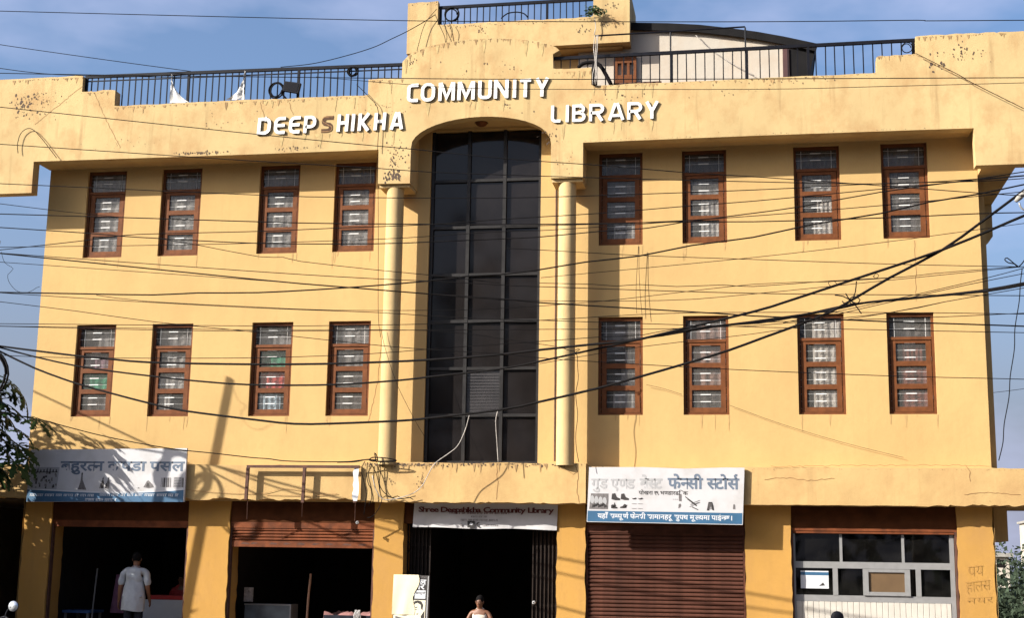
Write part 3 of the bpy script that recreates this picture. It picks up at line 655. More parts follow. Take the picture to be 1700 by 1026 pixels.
for i, (a, b) in enumerate(WX):
    for j, (c, dd) in enumerate(WZ):
        frm, sam, grm, pm, panes, e, hgm = WIN[c]
        first = not frm.materials
        sx = (b-a)/0.78
        wo = link('window', frm, BL, M_WOOD if first else None)
        wo.matrix_parent_inverse = world_of(BL).inverted(); wo.location = (a, 0, c); wo.scale = (sx, 1, 1)
        if (i, j) in WL_TXT: wo['label'] = WL_TXT[(i, j)]
        def sub(name, me, m=None):
            o = bpy.data.objects.new(name, me); COL.objects.link(o); o.parent = wo
            if m is not None and not me.materials: me.materials.append(m)
            return o
        sub('sash', sam, M_WOOD); sub('grille', grm, M_BAR); [setattr(sub('hinge', hgm, M_RUST), 'location', (0, 0, z)) for z in (0.25, 0.9)]
        for q, p in enumerate(pm): sub('pane', p, M_PANE)
        merged = {}
        for q, (cn, l, rr) in enumerate(BACK[(i, j)]):
            x0, x1, z0, z1 = panes[q]
            merged.setdefault((cn, l, rr), []).append((z0, z1))
        for q, ((cn, l, rr), zs) in enumerate(merged.items()):
            x0, x1 = 0.06, 0.72; za, zb = min(z for z, _ in zs)-0.03, max(z for _, z in zs)+0.03
            d = drape(x0+(x1-x0)*l, x0+(x1-x0)*rr, za, zb, e+0.065+0.03*q, i*10+j+q*3)
            sub('curtain', d.mesh('curtain'), CUR[cn])

# ------------------------------------------------------------------ the tall smoked glazing in the arch
zt = [3.06, 3.91, 4.74, 5.59, 6.435, 7.31, 8.18, 9.12]; xt = [6.69, 7.39, 8.05, 8.72]
mb = MB()
for x in xt[1:-1]: mb.box(x-0.03, x+0.03, 0.05, 0.16, zt[0], zt[-1])
mb.box(xt[0], xt[0]+0.06, 0.05, 0.16, zt[0], zt[-1]); mb.box(xt[-1]-0.05, xt[-1], 0.05, 0.16, zt[0], zt[-1])
for z in zt[1:-1]:
    for k in range(3): mb.box(xt[k]+0.031+(0.03 if k == 0 else 0), xt[k+1]-0.031-(0.02 if k == 2 else 0), 0.056, 0.15, z-0.026, z+0.026)
mb.box(xt[0]+0.061, xt[-1]-0.051, 0.056, 0.15, zt[0], zt[0]+0.05)
GLZ_O = mb.build('glazed_bay', M_DFRAME, BL)
r = random.Random(11)
for k in range(3):
    for q in range(7):
        x0, x1 = xt[k]+0.03, xt[k+1]-0.03; z0, z1 = zt[q]+0.02, zt[q+1]-0.02
        t1, t2 = r.uniform(-.004, .004), r.uniform(-.004, .004)
        p = MB().add([(x0, .105+t1, z0), (x1, .105-t1, z0), (x1, .105-t1+t2, z1), (x0, .105+t1+t2, z1)], [(0, 1, 2, 3)])
        blind = (k == 1 and q == 1)
        o = p.build('pane', M_DGLASS2 if blind else M_DGLASS, GLZ_O)
        if blind: o['label'] = 'paler pane with a slatted blind behind it'
bl = MB()
for q in range(14): z = 3.97+q*0.054; bl.box(7.425, 8.015, 0.096, 0.1005, z, z+0.040)
tag(bl.build('blind', M_DGLASS2, GLZ_O), kind='stuff')
# recess ceiling lamp under the arch
lamp = thing('ceiling_lamp', 'brown bowl ceiling lamp under the arch above the dark glazing', 'lamp', (7.66, -0.25, 9.22))
mb = MB(); n = 14
pr = [(0.0, 9.10), (0.05, 9.102), (0.085, 9.12), (0.105, 9.15), (0.11, 9.17)]
for rr, z in pr:
    for k in range(n): mb.v.append((7.66+rr*math.cos(2*math.pi*k/n), -0.25+rr*math.sin(2*math.pi*k/n), z))
for i in range(len(pr)-1):
    for k in range(n): mb.f.append((i*n+k, (i+1)*n+k, (i+1)*n+(k+1) % n, i*n+(k+1) % n)); mb.mi.append(0)
mb.build('lamp_shade', M_WOOD, lamp, smooth=True)
MB().tube([(7.66, -0.25, 9.165), (7.66, -0.25, 9.218)], 0.125, 14).build('lamp_base', M_RUST, lamp)

# ------------------------------------------------------------------ roof: stair tower with balcony band, shed with barrel roof
TW = thing('stair_tower', 'yellow plastered roof tower with an overhanging balcony band and two corner posts', 'roof tower', (8.0, 2, TOPZ+0.14))
TY = 1.2
mb = MB()
lo = [(5.845, 11.125), (10.2, 11.15)]; hi = [(10.2, 12.24)] + jag(9.52, 10.15, 12.23, 0.008, 0.07, 41)[::-1] + [(9.505, 12.22), (9.50, 11.72)] + jag(6.5, 9.45, 11.69, 0.008, 0.1, 42)[::-1] + [(6.455, 11.69), (6.45, 12.19)] + jag(5.9, 6.4, 12.185, 0.010, 0.07, 43)[::-1] + [(5.845, 12.17)]
mb.prism(lo+hi, TY, TY+0.16); o = mb.build('balcony_band', M_FASC, TW)
bm = bmesh.new(); bm.from_mesh(o.data); bmesh.ops.triangulate(bm, faces=[f for f in bm.faces if len(f.verts) > 4]); bmesh.ops.recalc_face_normals(bm, faces=bm.faces); bm.to_mesh(o.data); bm.free()
MB().box(10.04, 10.199, TY+0.162, 2.6, 11.15, 12.23).build('side_band', M_FASC, TW); MB().box(5.846, 6.0, TY+0.162, 2.6, 11.125, 12.17).build('side_band', M_FASC, TW)
mb = MB(); mb.box(6.001, 10.039, TY+0.162, 4.4, 11.12, 11.25); mb.build('balcony_floor', M_COLM, TW)
mb = MB(); mb.box(6.2, 9.32, TY+0.46, 4.3, TOPZ+0.14, 11.118); mb.build('tower_wall', M_WALL, TW)
fl = MB(); r = random.Random(15)
for _ in range(120):
    x = r.uniform(5.9, 10.15); t = 12.19 if x < 6.44 or x > 9.52 else 11.68
    flake(fl, x, t-abs(r.gauss(0, .03))-.02, .009*r.uniform(.4, 1.4), TY-0.003-0.0008*r.random(), r, 1.1)
for cx, cz in ((9.30, 11.42), (9.72, 11.55), (7.3, 11.5), (9.85, 11.9)):
    for _ in range(16): flake(fl, r.gauss(cx, .09), r.gauss(cz, .05), .010*r.uniform(.4, 1.5), TY-0.003-0.0008*r.random(), r)
tag(fl.build('peeled_plaster', M_FLAKE, TW), kind='stuff')

SH = thing('roof_shed', 'cream roof shed with a dark barrel shaped metal roof beside the yellow tower', 'shed', (11.6, 3.5, TOPZ+0.14))
SY = 1.56
curve = [(9.177,11.698),(10.228,11.653),(10.92,11.603),(11.492,11.541),(12.058,11.443),(12.564,11.344),(13.064,11.221),(13.681,11.045)]
mb = MB(); poly = [(curve[0][0], TOPZ+0.14), (13.16, TOPZ+0.14), (13.16, curve[-1][1]+.07)] + [(x, z-0.05) for x, z in curve[::-1] if x < 13.05]
mb.prism(poly, SY, SY+4); o = mb.build('shed_wall', M_WHIT, SH); fix_normals(o)
up = [(x, z) for x, z in curve]; dn = [(x, z-0.035) for x, z in curve[::-1]]
mb = MB(); mb.prism(up+dn, SY-0.06, SY+4.3); o = mb.build('barrel_roof', M_ROOFM, SH); fix_normals(o)
mb = MB()
for k in range(len(curve)-1):
    (xa, za), (xb, zb) = curve[k], curve[k+1]; mb.beam((xa, SY-0.078, za-0.085), (xb, SY-0.078, zb-0.085), 0.03, 0.15)
mb.build('roof_edge_trim', M_ROOFM, SH)
mb = MB()
for y in (SY+4.1, SY+4.2):
    for k in range(len(curve)-1): mb.beam((curve[k][0], y, curve[k][1]-0.062), (curve[k+1][0], y, curve[k+1][1]-0.062), 0.04, 0.05)
mb.build('roof_purlin', M_ROOFM, SH)
mb = MB(); mb.prism([(13.17, TOPZ+0.14), (13.30, TOPZ+0.14), (curve[-1][0]-.02, curve[-1][1]-.04), (13.17, curve[-2][1]-.05)], SY-0.02, SY+4.0); o = mb.build('end_panel', M_ROOFM, SH); fix_normals(o)
mb = MB(); mb.box(13.05, 13.165, SY-0.05, SY+0.1, TOPZ+0.14, 10.98); mb.build('door_jamb', M_PANEL, SH)
dr = MB()
x0, x1, z0, z1 = 9.87, 10.30, 9.5, 10.97
dr.box(x0, x0+.07, SY-.07, SY-.012, z0, z1); dr.box(x1-.05, x1, SY-.07, SY-.012, z0, z1); dr.box(x0+.071, x1-.051, SY-.068, SY-.012, z1-.13, z1); dr.box(x0+.071, x1-.051, SY-.068, SY-.012, z0, z0+1.10)
for k in (1, 2): xx = x0+.07+(x1-x0-.12)*k/3; dr.box(xx-.025, xx+.025, SY-.066, SY-.014, z0+1.10, z1-.13)
dr.build('door', M_WOOD, SH)

# railings
def railing(label, x0, x1, y, zt0, zt1, pitch, bottom, posts, bars_r=0.0095, group=None):
    t = thing('roof_railing', label, 'railing', ((x0+x1)/2, y, bottom((x0+x1)/2)-0.2))
    zt_ = lambda x: zt0+(zt1-zt0)*(x-x0)/(x1-x0)
    MB().beam((x0, y, zt_(x0)), (x1, y, zt_(x1)), 0.05, 0.055).build('top_rail', M_BLACK, t)
    xs = []; x = x0+pitch
    while x < x1-0.03: xs.append(x); x += pitch
    r = random.Random(int(x0*10))
    for x in xs:
        if any(abs(x-p) < pitch*0.45 for p in posts): continue
        b = r.uniform(-.006, .006)
        MB().beam((x, y, bottom(x)-0.15), (x+b, y, zt_(x)-0.026), 2*bars_r).build('bar', M_BLACK, t)
    for p in posts: MB().box(p-.022, p+.022, y-.021, y+.021, bottom(p)-0.2, zt_(p)-.027).build('post', M_BLACK, t)
    return t
RL = railing('long black iron railing on the left part of the roof parapet', 0.06, 6.28, -0.5, 10.30, 10.245, 0.127, lambda x: 9.97 if x < 0.73 else 9.66, [0.09, 2.13, 4.27])
MB().beam((0.06, -0.5, 10.21), (6.25, -0.5, 10.16), 0.02).build('middle_rail', M_BLACK, RL)
railing('long black iron railing on the right part of the roof parapet', 8.98, 15.22, -0.5, 10.22, 10.245, 0.158, lambda x: 9.98 if x < 9.69 else (9.66 if x < 14.56 else 9.95), [11.09, 12.39, 13.43, 15.18])
railing('short black iron railing on top of the stair tower', 6.46, 9.49, TY+0.08, 12.075, 12.08, 0.126, lambda x: 11.69, [6.49, 8.6])

# ------------------------------------------------------------------ things on the roof
cl = thing('torn_banner', 'torn white cloth banner tied in two rags to the left roof railing', 'banner', (2.5, -0.54, 9.66))
def rag(pts, name, seed):
    r = random.Random(seed); mb = MB(); n = 10
    (a, b), (c, d) = pts
    for i in range(n+1):
        t = i/n
        x0, z0 = a[0]+(b[0]-a[0])*t, a[1]+(b[1]-a[1])*t; sag = math.sin(t*math.pi)
        x1, z1 = c[0]+(d[0]-c[0])*t, c[1]+(d[1]-c[1])*t
        for q in range(5):
            s = q/4; mb.v.append((x0+(x1-x0)*s+r.uniform(-.008, .008), -0.545+r.uniform(-.02, .012), z0+(z1-z0)*s+r.uniform(-.006, .006)))
    for i in range(n):
        for q in range(4): mb.f.append((i*5+q, i*5+q+1, i*5+q+6, i*5+q+5)); mb.mi.append(0)
    return mb.build(name, M_CLOTHW, cl, smooth=True)
def crescent(xe, W, zt, zb, seed):
    r = random.Random(seed); mb = MB(); n = 14
    for i in range(n+1):
        t = i/n; z = zt+(zb-zt)*t; w = W*(0.05+0.95*t**2.4)
        for q in range(6): mb.v.append((xe+w*q/5+r.uniform(-.006, .006), -0.545+0.025*math.sin(q*1.9+i*.5)+r.uniform(-.012, .008), z+(r.uniform(-.01, .012) if i == n else 0)+.012*math.sin(q*2.2)))
    for i in range(n):
        for q in range(5): mb.f.append((i*6+q, i*6+q+1, i*6+q+7, i*6+q+6)); mb.mi.append(0)
    mb.build('rag', M_CLOTHW, cl, smooth=True)
crescent(1.80, .40, 10.26, 9.69, 1); crescent(3.25, -.34, 10.25, 9.71, 2)
fld = thing('floodlight', 'black floodlight on the left roof railing beside a coil of cable', 'floodlight', (4.18, -0.6, 9.7))
mb = MB(); mb.prism([(4.03, 9.80), (4.05, 9.98), (4.36, 9.93), (4.32, 9.74)], -0.66, -0.58); o = mb.build('lamp_housing', M_BLACK, fld); fix_normals(o)
MB().prism([(4.055, 9.82), (4.07, 9.955), (4.335, 9.912), (4.30, 9.765)], -0.664, -0.6605).build('lamp_glass', M_DGLASS, fld)
MB().tube([(4.08, -0.55, 9.66), (3.98, -0.6, 9.78), (4.03, -0.62, 9.86)], 0.018, 6).build('bracket', M_BLACK, fld)
def coil(name, label, cx, cz, y, rad, turns, thick, seed, cat='cable coil', sq=1.0, m=None, group=None):
    r = random.Random(seed); pts = []
    for i in range(turns*18+1):
        a = 2*math.pi*i/18; rr = rad*(1+0.10*math.sin(a*0.37+seed)+r.uniform(-.02, .02))
        pts.append((cx+rr*math.cos(a)+0.02*math.sin(a*.21), y+0.02*math.sin(a*0.5)+r.uniform(-.006, .006), cz+rr*sq*math.sin(a)))
    o = MB().tube(pts, thick, 5).build(name, m or M_WIRE, None, smooth=True)
    return tag(o, label, cat, group)
coil('cable_coil', 'coil of black cable on the left roof railing next to the floodlight', 3.88, 9.84, -0.57, 0.13, 4, 0.013, 2, sq=1.1)
coil('cable_ring', 'small tight black ring of cable hung high on the left roof railing', 5.31, 10.14, -0.55, 0.085, 4, 0.013, 3)
coil('cable_ring', 'ring of cable at the right end of the right roof railing', 15.06, 10.10, -0.54, 0.085, 2, 0.008, 4)
coil('cable_ring', 'large ring of cable at the left end of the stair tower railing', 6.707, 11.905, TY+0.04, 0.13, 2, 0.014, 5)
o = MB().tube(spline([(7.712,1.2,11.754), (7.829,1.2,11.847), (8.018,1.2,11.867), (8.16,1.2,11.828), (8.232,1.2,11.75)], 0.06), 0.013, 5).build('cable_arc', M_WIRE, None, True); tag(o, 'arched black cable sticking up behind the stair tower band', 'cable')
o = MB().tube(spline([(9.448,-0.55,10.013), (9.533,-0.55,10.087), (9.704,-0.55,10.101), (9.833,-0.55,10.039), (9.918,-0.55,9.901), (9.983,-0.55,9.775), (10.036,-0.55,9.661)], 0.08), [0.02]*4+[0.038]*60 if False else 0.035, 8).build('hose', M_WIRE, None, True)
tag(o, 'thick dark hose arching over the parapet step right of the arch', 'hose')
o = MB().tube(spline([(9.734,-0.62,10.051), (9.724,-0.62,9.884), (9.749,-0.64,9.642)], 0.1), 0.03, 6).build('hose', M_WIRE, None, True); tag(o, 'dark hose hanging straight down the parapet below the plant', 'hose')
o = MB().box(10.061, 10.907, -0.46, -0.40, 9.67, 9.73).build('plank', M_RUST); tag(o, 'dark timber plank lying on the parapet behind the right railing', 'plank')
pf = thing('clothes_frame', 'thin dark pipe frame standing above the right roof railing', 'frame', (11.1, -0.47, 9.66))
MB().tube([(9.735,-0.47,10.626), (11.058,-0.47,10.635), (12.368,-0.47,10.654)], 0.016, 5).build('cross_pipe', M_BLACK, pf)
for p in ((11.069,-0.47,10.623), (12.367,-0.47,10.643)): MB().tube([p, (p[0], -0.47, 9.5)], 0.016, 5).build('upright', M_BLACK, pf)

# weed growing from the tower's corner, pale roots and wires below it
wd = thing('roof_weed', 'small leafy weed growing from the corner of the stair tower band', 'plant', (9.551,1.1,11.672))
r = random.Random(3); lf = MB(); st = MB()
for k in range(26):
    a = r.uniform(-0.4, 3.5); L = r.uniform(.08, .30); b = Vector((9.54, 1.1, 11.709))
    e = b+Vector((math.cos(a)*L*r.uniform(.5, 1.1), r.uniform(-.12, .05), math.sin(a)*L*0.75-0.03)); st.tube([b, (b+e)/2+Vector((0, 0, .02)), e], .004, 4)
    for q in range(4):
        p = b+(e-b)*(0.5+0.16*q); s = r.uniform(.02, .042); d = Vector((r.uniform(-1, 1), r.uniform(-.6, .2), r.uniform(-.9, .6))).normalized(); w = d.cross(Vector((.2, 1, .3))).normalized()
        lf.add([p, p+d*s+w*s*.45, p+d*s*2.1, p+d*s-w*s*.45], [(0, 1, 2, 3)])
lf.build('foliage', M_LEAF, wd); st.build('stem', M_RUST, wd)
o = MB().tube(spline([(9.538,1.12,11.645), (9.562,1.12,11.437), (9.528,1.12,11.281)], .1), .008, 5).build('root', M_WIREG, wd, True)
bw = MB()
for dx in (-.02, .01, .03): bw.tube(spline([(p[0]+dx*f_, p[1], p[2]) for p, f_ in zip([(9.778,-0.66,10.56),(9.758,-0.66,10.314),(9.77,-0.66,10.056),(9.75,-0.66,9.846),(9.74,-0.66,9.646)], (1, 1.3, .4, 1.5, 1))], .1), .007, 4)
tag(bw.build('wire_bundle', M_WIREG, None, True), 'bundle of pale wires hanging down from the clothes frame beside the dark hoses', 'wires')

# ------------------------------------------------------------------ raised letters
def word(label, spans, z0, h, slant, t, deps=(), drift=0.0):
    X = [a for _, a, _ in spans]
    th = thing('raised_lettering', label, 'lettering', (sum(X)/len(X), YF, z0))
    x00 = X[0]
    for ch, x0, x1 in spans:
        z = z0+drift*(x0-x00)
        if ch == 's':
            mb = letter_mesh('S', x0, x1, z, h*0.97, YF-0.004, 0.002, 0.23, slant); mb.mi = [0]*len(mb.mi)
            o = mb.build('letter', mat('letter_ghost', (0.075, 0.035, 0.016), 0.95, 0.35, 20), th); o['label'] = 'brown stain left where the letter S is missing'
            mb = letter_mesh('S', x0+.006, x1-.004, z+.012, h*0.9, YF-0.008, 0.002, 0.05, slant); mb.mi = [0]*len(mb.mi)
            mb.build('glue_mark', mat('glue_residue', (0.22, 0.12, 0.05), 0.95, 0.35, 20), th)
            continue
        letter_mesh(ch, x0, x1, z, h, YF-0.002, 0.032, t, slant).build('letter', [M_WHITE, M_LSIDE], th)
    return th
word('white raised letters spelling DEEPSHIKHA with the S fallen off', [('D', 3.578, 3.83), ('E', 3.893, 4.106), ('E', 4.176, 4.388), ('P', 4.459, 4.687), ('s', 4.78, 4.999), ('H', 5.085, 5.298), ('I', 5.358, 5.407), ('K', 5.476, 5.704), ('H', 5.773, 5.99), ('A', 6.069, 6.324)], 8.975, 0.325, 0.05, 0.185)
word('white raised letters spelling COMMUNITY above the arch', [('C', 6.367, 6.572), ('O', 6.621, 6.882), ('M', 6.945, 7.246), ('M', 7.293, 7.608), ('U', 7.668, 7.914), ('N', 7.954, 8.218), ('I', 8.28, 8.37), ('T', 8.421, 8.619), ('Y', 8.69, 8.947)], 9.475, 0.345, 0.015, 0.175)
word('white raised letters spelling LIBRARY right of the arch', [('L', 8.983, 9.154), ('I', 9.24, 9.304), ('B', 9.359, 9.595), ('R', 9.656, 9.918), ('A', 9.981, 10.281), ('R', 10.325, 10.582), ('Y', 10.629, 10.876)], 8.985, 0.315, 0.015, 0.168)

# ------------------------------------------------------------------ shop signs
S1 = thing('shop_sign', 'white and blue cloth shop sign at the left end of the canopy, dappled by leaves', 'sign', (1.03, -0.42, 2.3))
Y1 = -0.44
sx0, sx1 = -0.498, 2.485; sz0, sz1 = 2.325, 3.255; W1, H1 = sx1-sx0, sz1-sz0
MB().prism([(sx0, sz0-.005), (sx1+.015, sz0+.015), (sx1+.015, sz1+.03), (sx0+.01, sz1)], Y1, Y1+.05).build('board', M_SWHITE, S1)
bt = [(sx0+W1*t, sz0+H1*(0.20+0.03*math.cos(t*3.3)-0.045*math.sin(t*3.14)+0.07*t*t)) for t in [i/12 for i in range(13)]]
MB().flat([(sx0+.001, sz0)] + [(sx1, sz0+.013)] + bt[::-1], Y1-.002).build('blue_band', M_SBLUE, S1)
MB().flat([(x, z+0.004) for x, z in bt] + [(x, z+0.02) for x, z in bt[::-1]], Y1-.0015).build('band_edge', M_TWHITE, S1)
MB().flat([(sx0+.002, sz0+H1*.24), (sx0+W1*.19, sz0+H1*.24), (sx0+W1*.20, sz0+H1*.66), (sx0+.004, sz0+H1*.66)], Y1-.002).build('picture_ground', M_SGREY, S1)
print_text('lettering', ['ब', 'हु', 'र', '~त', 'न', ' ', 'क', 'प', 'डा', ' ', 'प', 'स', 'ल'], sx0+W1*.205, sx1-.03, sz0+H1*.60, H1*.27, Y1-.003, M_TBLUE, S1, bold=.028)
pc = MB(); r = random.Random(8); yp = Y1-.003
for k in range(34):                                  # shelf of folded cloth
    x = sx0+W1*r.uniform(.01, .18); z = sz0+H1*r.uniform(.25, .55); w = r.uniform(.02, .05); h = r.uniform(.02, .06)
    pc.flat([(x, z), (x+w, z+r.uniform(-.01, .01)), (x+w*.9, z+h), (x+.01, z+h*.9)], yp-.0004*k/34, k % 2)
for k in range(9): x = sx0+W1*(.015+.02*k); pc.flat([(x, sz0+H1*.565), (x+.03, sz0+H1*.565), (x+.024, sz0+H1*r.uniform(.6, .66)), (x+.008, sz0+H1*.62)], yp-.0006, 0)
pc.flat([(sx0+.01, sz0+H1*.555), (sx0+W1*.19, sz0+H1*.56), (sx0+W1*.19, sz0+H1*.575), (sx0+.01, sz0+H1*.57)], yp-.0007, 0)
def gown(x, z, h):
    pc.flat([(x-.17*h, z), (x+.42*h*.9, z-.02*h), (x+.10*h, z+.55*h), (x+.09*h, z+.80*h), (x-.02*h, z+.80*h), (x-.03*h, z+.5*h)], yp, 1)
    pc.flat([(x, z+.80*h), (x+.07*h, z+.80*h), (x+.09*h, z+.95*h), (x+.03*h, z+h), (x-.01*h, z+.92*h)], yp, 0)
    for q in range(4): pc.flat([(x-.12*h+.1*h*q, z+.02*h), (x-.09*h+.1*h*q, z+.02*h), (x+.03*h+.015*h*q, z+.5*h)], yp-.0006, 0)
gown(sx0+W1*.345, sz0+H1*.235, H1*.33)
for k in range(2):
    x = sx0+W1*(.475+.035*k); z = sz0+H1*.26
    pc.flat([(x, z), (x+.05, z), (x+.055, z+.10), (x+.03, z+.17), (x+.005, z+.12)], yp, k); pc.flat([(x+.015, z+.16), (x+.045, z+.16), (x+.035, z+.21)], yp-.0004, 0)
    pc.flat([(x-.03, z), (x-.005, z), (x+.005, z+.09), (x-.008, z+.10)], yp-.0005, 1-k)
x = sx0+W1*.745; z = sz0+H1*.265
pc.flat([(x, z+.02), (x+.10, z), (x+.20, z+.02), (x+.17, z+.07), (x+.09, z+.14), (x+.06, z+.13)], yp, 1); pc.flat([(x+.05, z+.03), (x+.12, z+.02), (x+.10, z+.09), (x+.07, z+.10)], yp-.0005, 0)
pc.flat([(x-.12, z), (x-.07, z-.003), (x-.085, z+.02)], yp, 1)
for k in range(8):                                   # striped and checked bolts
    x = sx0+W1*(.855+.008*k); pc.flat([(x, sz0+H1*.29), (x+.007+.008*(k % 3), sz0+H1*.29), (x+.007+.008*(k % 3), sz0+H1*.47), (x, sz0+H1*.47)], yp, k % 2)
x0c, z0c, wc, hc = sx0+W1*.935, sz0+H1*.29, W1*.045, H1*.18
for k in range(7): x = x0c+wc*k/6; pc.flat([(x, z0c), (x+.005, z0c), (x+.005, z0c+hc), (x, z0c+hc)], yp, 0)
for k in range(7): z = z0c+hc*k/6; pc.flat([(x0c, z), (x0c+wc+.005, z), (x0c+wc+.005, z+.006), (x0c, z+.006)], yp-.0005, 0)
pc.flat([(sx0+W1*.985, z0c), (sx1-.01, z0c), (sx1-.01, z0c+hc), (sx0+W1*.985, z0c+hc)], yp, 1)
tag(pc.build('printed_pictures', [M_TDARK, M_TGREY], S1), kind='stuff')
def small_print(name, rows, y, m, parent, seed):
    """lines of print too small to read: word-like rows of tiny strokes hung from a head line"""
    r = random.Random(seed); mb = MB()
    for x0, x1, z, h in rows:
        x = x0
        while x < x1:
            w = min(h*r.uniform(1.6, 4.5), x1-x)
            mb.flat([(x, z+h*.82), (x+w, z+h*.82), (x+w, z+h), (x, z+h)], y)
            xx = x
            while xx < x+w-h*.3:
                b = h*r.uniform(.25, .5); mb.flat([(xx, z+h*r.uniform(0, .3)), (xx+b, z), (xx+b, z+h*.8), (xx+b*.5, z+h*.8)], y-.0004); xx += h*r.uniform(.55, .8)
            x += w+h*.6
    return tag(mb.build(name, m, parent), kind='stuff')
small_print('small_print', [(sx0+W1*.02, sx0+W1*.44, sz0+H1*.10, .045), (sx0+W1*.47, sx0+W1*.97, sz0+H1*.115, .045), (sx0+W1*.38, sx0+W1*.58, sz0+H1*.02, .045)], Y1-.003, M_TWHITE, S1, 3)

S2 = thing('shop_sign', 'white shop sign with a blue band and shoe pictures above the closed brown shutter', 'sign', (10.95, -0.42, 2.0))
Y2 = -0.43
tl, tr_, bl_, br_ = [(9.667,2.974),(12.243,2.972),(9.631,2.062),(12.2,2.039)]
MB().prism([bl_, br_, tr_, (tr_[0]-.3, tr_[1]+.004), (tl[0]+1.6, tl[1]-.02), (tl[0]+.9, tl[1]+.004), tl], Y2, Y2+.05).build('board', M_SWHITE, S2)
def s2(u, v):
    x = (bl_[0]+(br_[0]-bl_[0])*u)*(1-v)+(tl[0]+(tr_[0]-tl[0])*u)*v; z = (bl_[1]+(br_[1]-bl_[1])*u)*(1-v)+(tl[1]+(tr_[1]-tl[1])*u)*v; return (x, z)
H2 = tl[1]-bl_[1]
MB().flat([s2(.004, .012), s2(.995, .012), s2(.995, .205), s2(.004, .205)], Y2-.002).build('blue_band', M_SBLUE, S2)
def line2(name, toks, u0, u1, v, h, m, bold): 
    a, b = s2(u0, v), s2(u1, v); return print_text(name, toks, a[0], b[0], a[1], h*H2, Y2-.003, m, S2, bold=bold, slope=(b[1]-a[1])/(b[0]-a[0]))
line2('lettering', ['गु', 'ड', ' ', 'ए', '~ण', 'ड'], .02, .30, .615, .27, M_TPALE, .02)['label'] = 'almost bleached first words of the sign'
line2('lettering', ['बे', '~स', 'ट'], .335, .475, .625, .27, M_TPALE, .03)['label'] = 'pale faded word of the sign'
line2('lettering', ['फे', '~न', 'सी'], .515, .735, .625, .29, M_TFADE, .03)
line2('lettering', ['~स', 'टो', 'स', '^'], .765, .965, .625, .29, M_TFADE, .03)
line2('lettering', ['पो', 'ख', 'रा', ' ', '१', '९', ' ', 'भ', '~ण', 'डा', 'र', 'ढि', 'क'], .33, .645, .51, .10, M_TDARK, .012)
line2('lettering', ['य', 'हाँ', ' ', 'स', '~म', 'पू', 'ण', '^', ' ', 'फे', '~न', 'सी', ' ', 'सा', 'मा', 'न', 'ह', 'रू', ' ', 'सु', 'प', 'थ', ' ', 'मू', '~ल', 'य', 'मा', ' ', 'पा', 'ई', '~न', 'छ', ' ', '।'], .07, .93, .075, .125, M_TWHITE, .022)
p2 = MB(); Yp = Y2-.003
def poly2(pts, u, v, s, mi=0, flip=1, dy=0): p2.flat([(s2(u, v)[0]+flip*x*s, s2(u, v)[1]+z*s) for x, z in pts], Yp-dy, mi)
a, b, c, d = s2(.012, .235), s2(.135, .235), s2(.135, .52), s2(.02, .52); p2.flat([a, b, c, d], Yp+.0006, 1)
r = random.Random(4)
for k in range(4): poly2(arc(0, 0, .035, .07, 0, 340, 8), .03+.027*k, .41-.01*k, 1, 2, 1, .0004)
for k in range(7): poly2([(0, 0), (.06, .02), (.04, .05), (.01, .06)], .03+.013*k, .26+.015*(k % 3), 1, 0, 1, .0007)
boot = [(0, .02), (.07, 0), (.16, .0), (.165, .03), (.10, .06), (.07, .13), (.01, .12)]
shoe = [(0, .01), (.05, 0), (.15, .0), (.155, .03), (.09, .05), (.05, .10), (.0, .08)]
poly2(boot, .155, .40, .9); poly2(boot, .215, .405, .85, 0, 1); poly2(shoe, .155, .25, .7, 0); poly2(shoe, .255, .26, .7, 0, -1)
poly2([(0, 0), (.05, .01), (.07, .05), (.05, .03)], .235, .27, 1.0); poly2([(.0, .0), (.06, .02), (.03, .09), (.02, .04)], .165, .27, 1.0)
flat_ = [(0, .03), (.03, .0), (.08, .0), (.11, .02), (.08, .035), (.04, .02)]
for q in range(3):
    for k in range(2): poly2(flat_ if q == 0 else [(0, .012), (.03, 0), (.11, .0), (.11, .008), (.03, .012)], .285+.04*k, .42-.085*q, .85, 0 if q == 0 else 1)
poly2([(0, 0), (.05, 0), (.05, .13), (.0, .13)], .59, .40, .9, 1); poly2([(0, 0), (.04, .02), (.06, .06), (.05, .10), (.01, .09)], .588, .27, .8, 1)
for k in range(3): poly2(arc(0, 0, .012, .012, 0, 330, 6), .555+.012*k, .43, 1, 2)
tag(p2.build('printed_shoes', [M_TDARK, M_TGREY, M_TPALE], S2), kind='stuff')
p3 = MB()
for (u, v, du, dv, w) in ((.63, .48, .07, -.14, .014), (.645, .44, .06, -.12, .018), (.67, .36, .055, .06, .006), (.665, .34, .06, .045, .005), (.66, .30, .065, .085, .006), (.675, .30, .04, -.05, .014)):
    Ls, Rs, _ = ribbon([s2(u, v), s2(u+du, v+dv)], w); p3.flat([(p.x, p.y) for p in Ls]+[(p.x, p.y) for p in Rs[::-1]], Yp-.0003*len(p3.f))
x, z = s2(.77, .24); p3.flat([(x, z), (x+.02, z+.10), (x+.03, z+.14), (x+.09, z+.14), (x+.11, z+.08), (x+.12, z), (x+.09, z+.01), (x+.075, z+.06), (x+.05, z+.06), (x+.04, z)], Yp)
for k in range(4): p3.flat([(x+.03+.015*k, z+.02), (x+.036+.015*k, z+.02), (x+.036+.015*k, z+.12), (x+.03+.015*k, z+.12)], Yp-.0006, 1)
x, z = s2(.935, .27); p3.flat([(x, z), (x+.04, z), (x+.035, z+.07), (x+.02, z+.085), (x+.006, z+.07)], Yp, 1)
tag(p3.build('printed_accessories', [M_TDARK, M_TGREY], S2), kind='stuff')

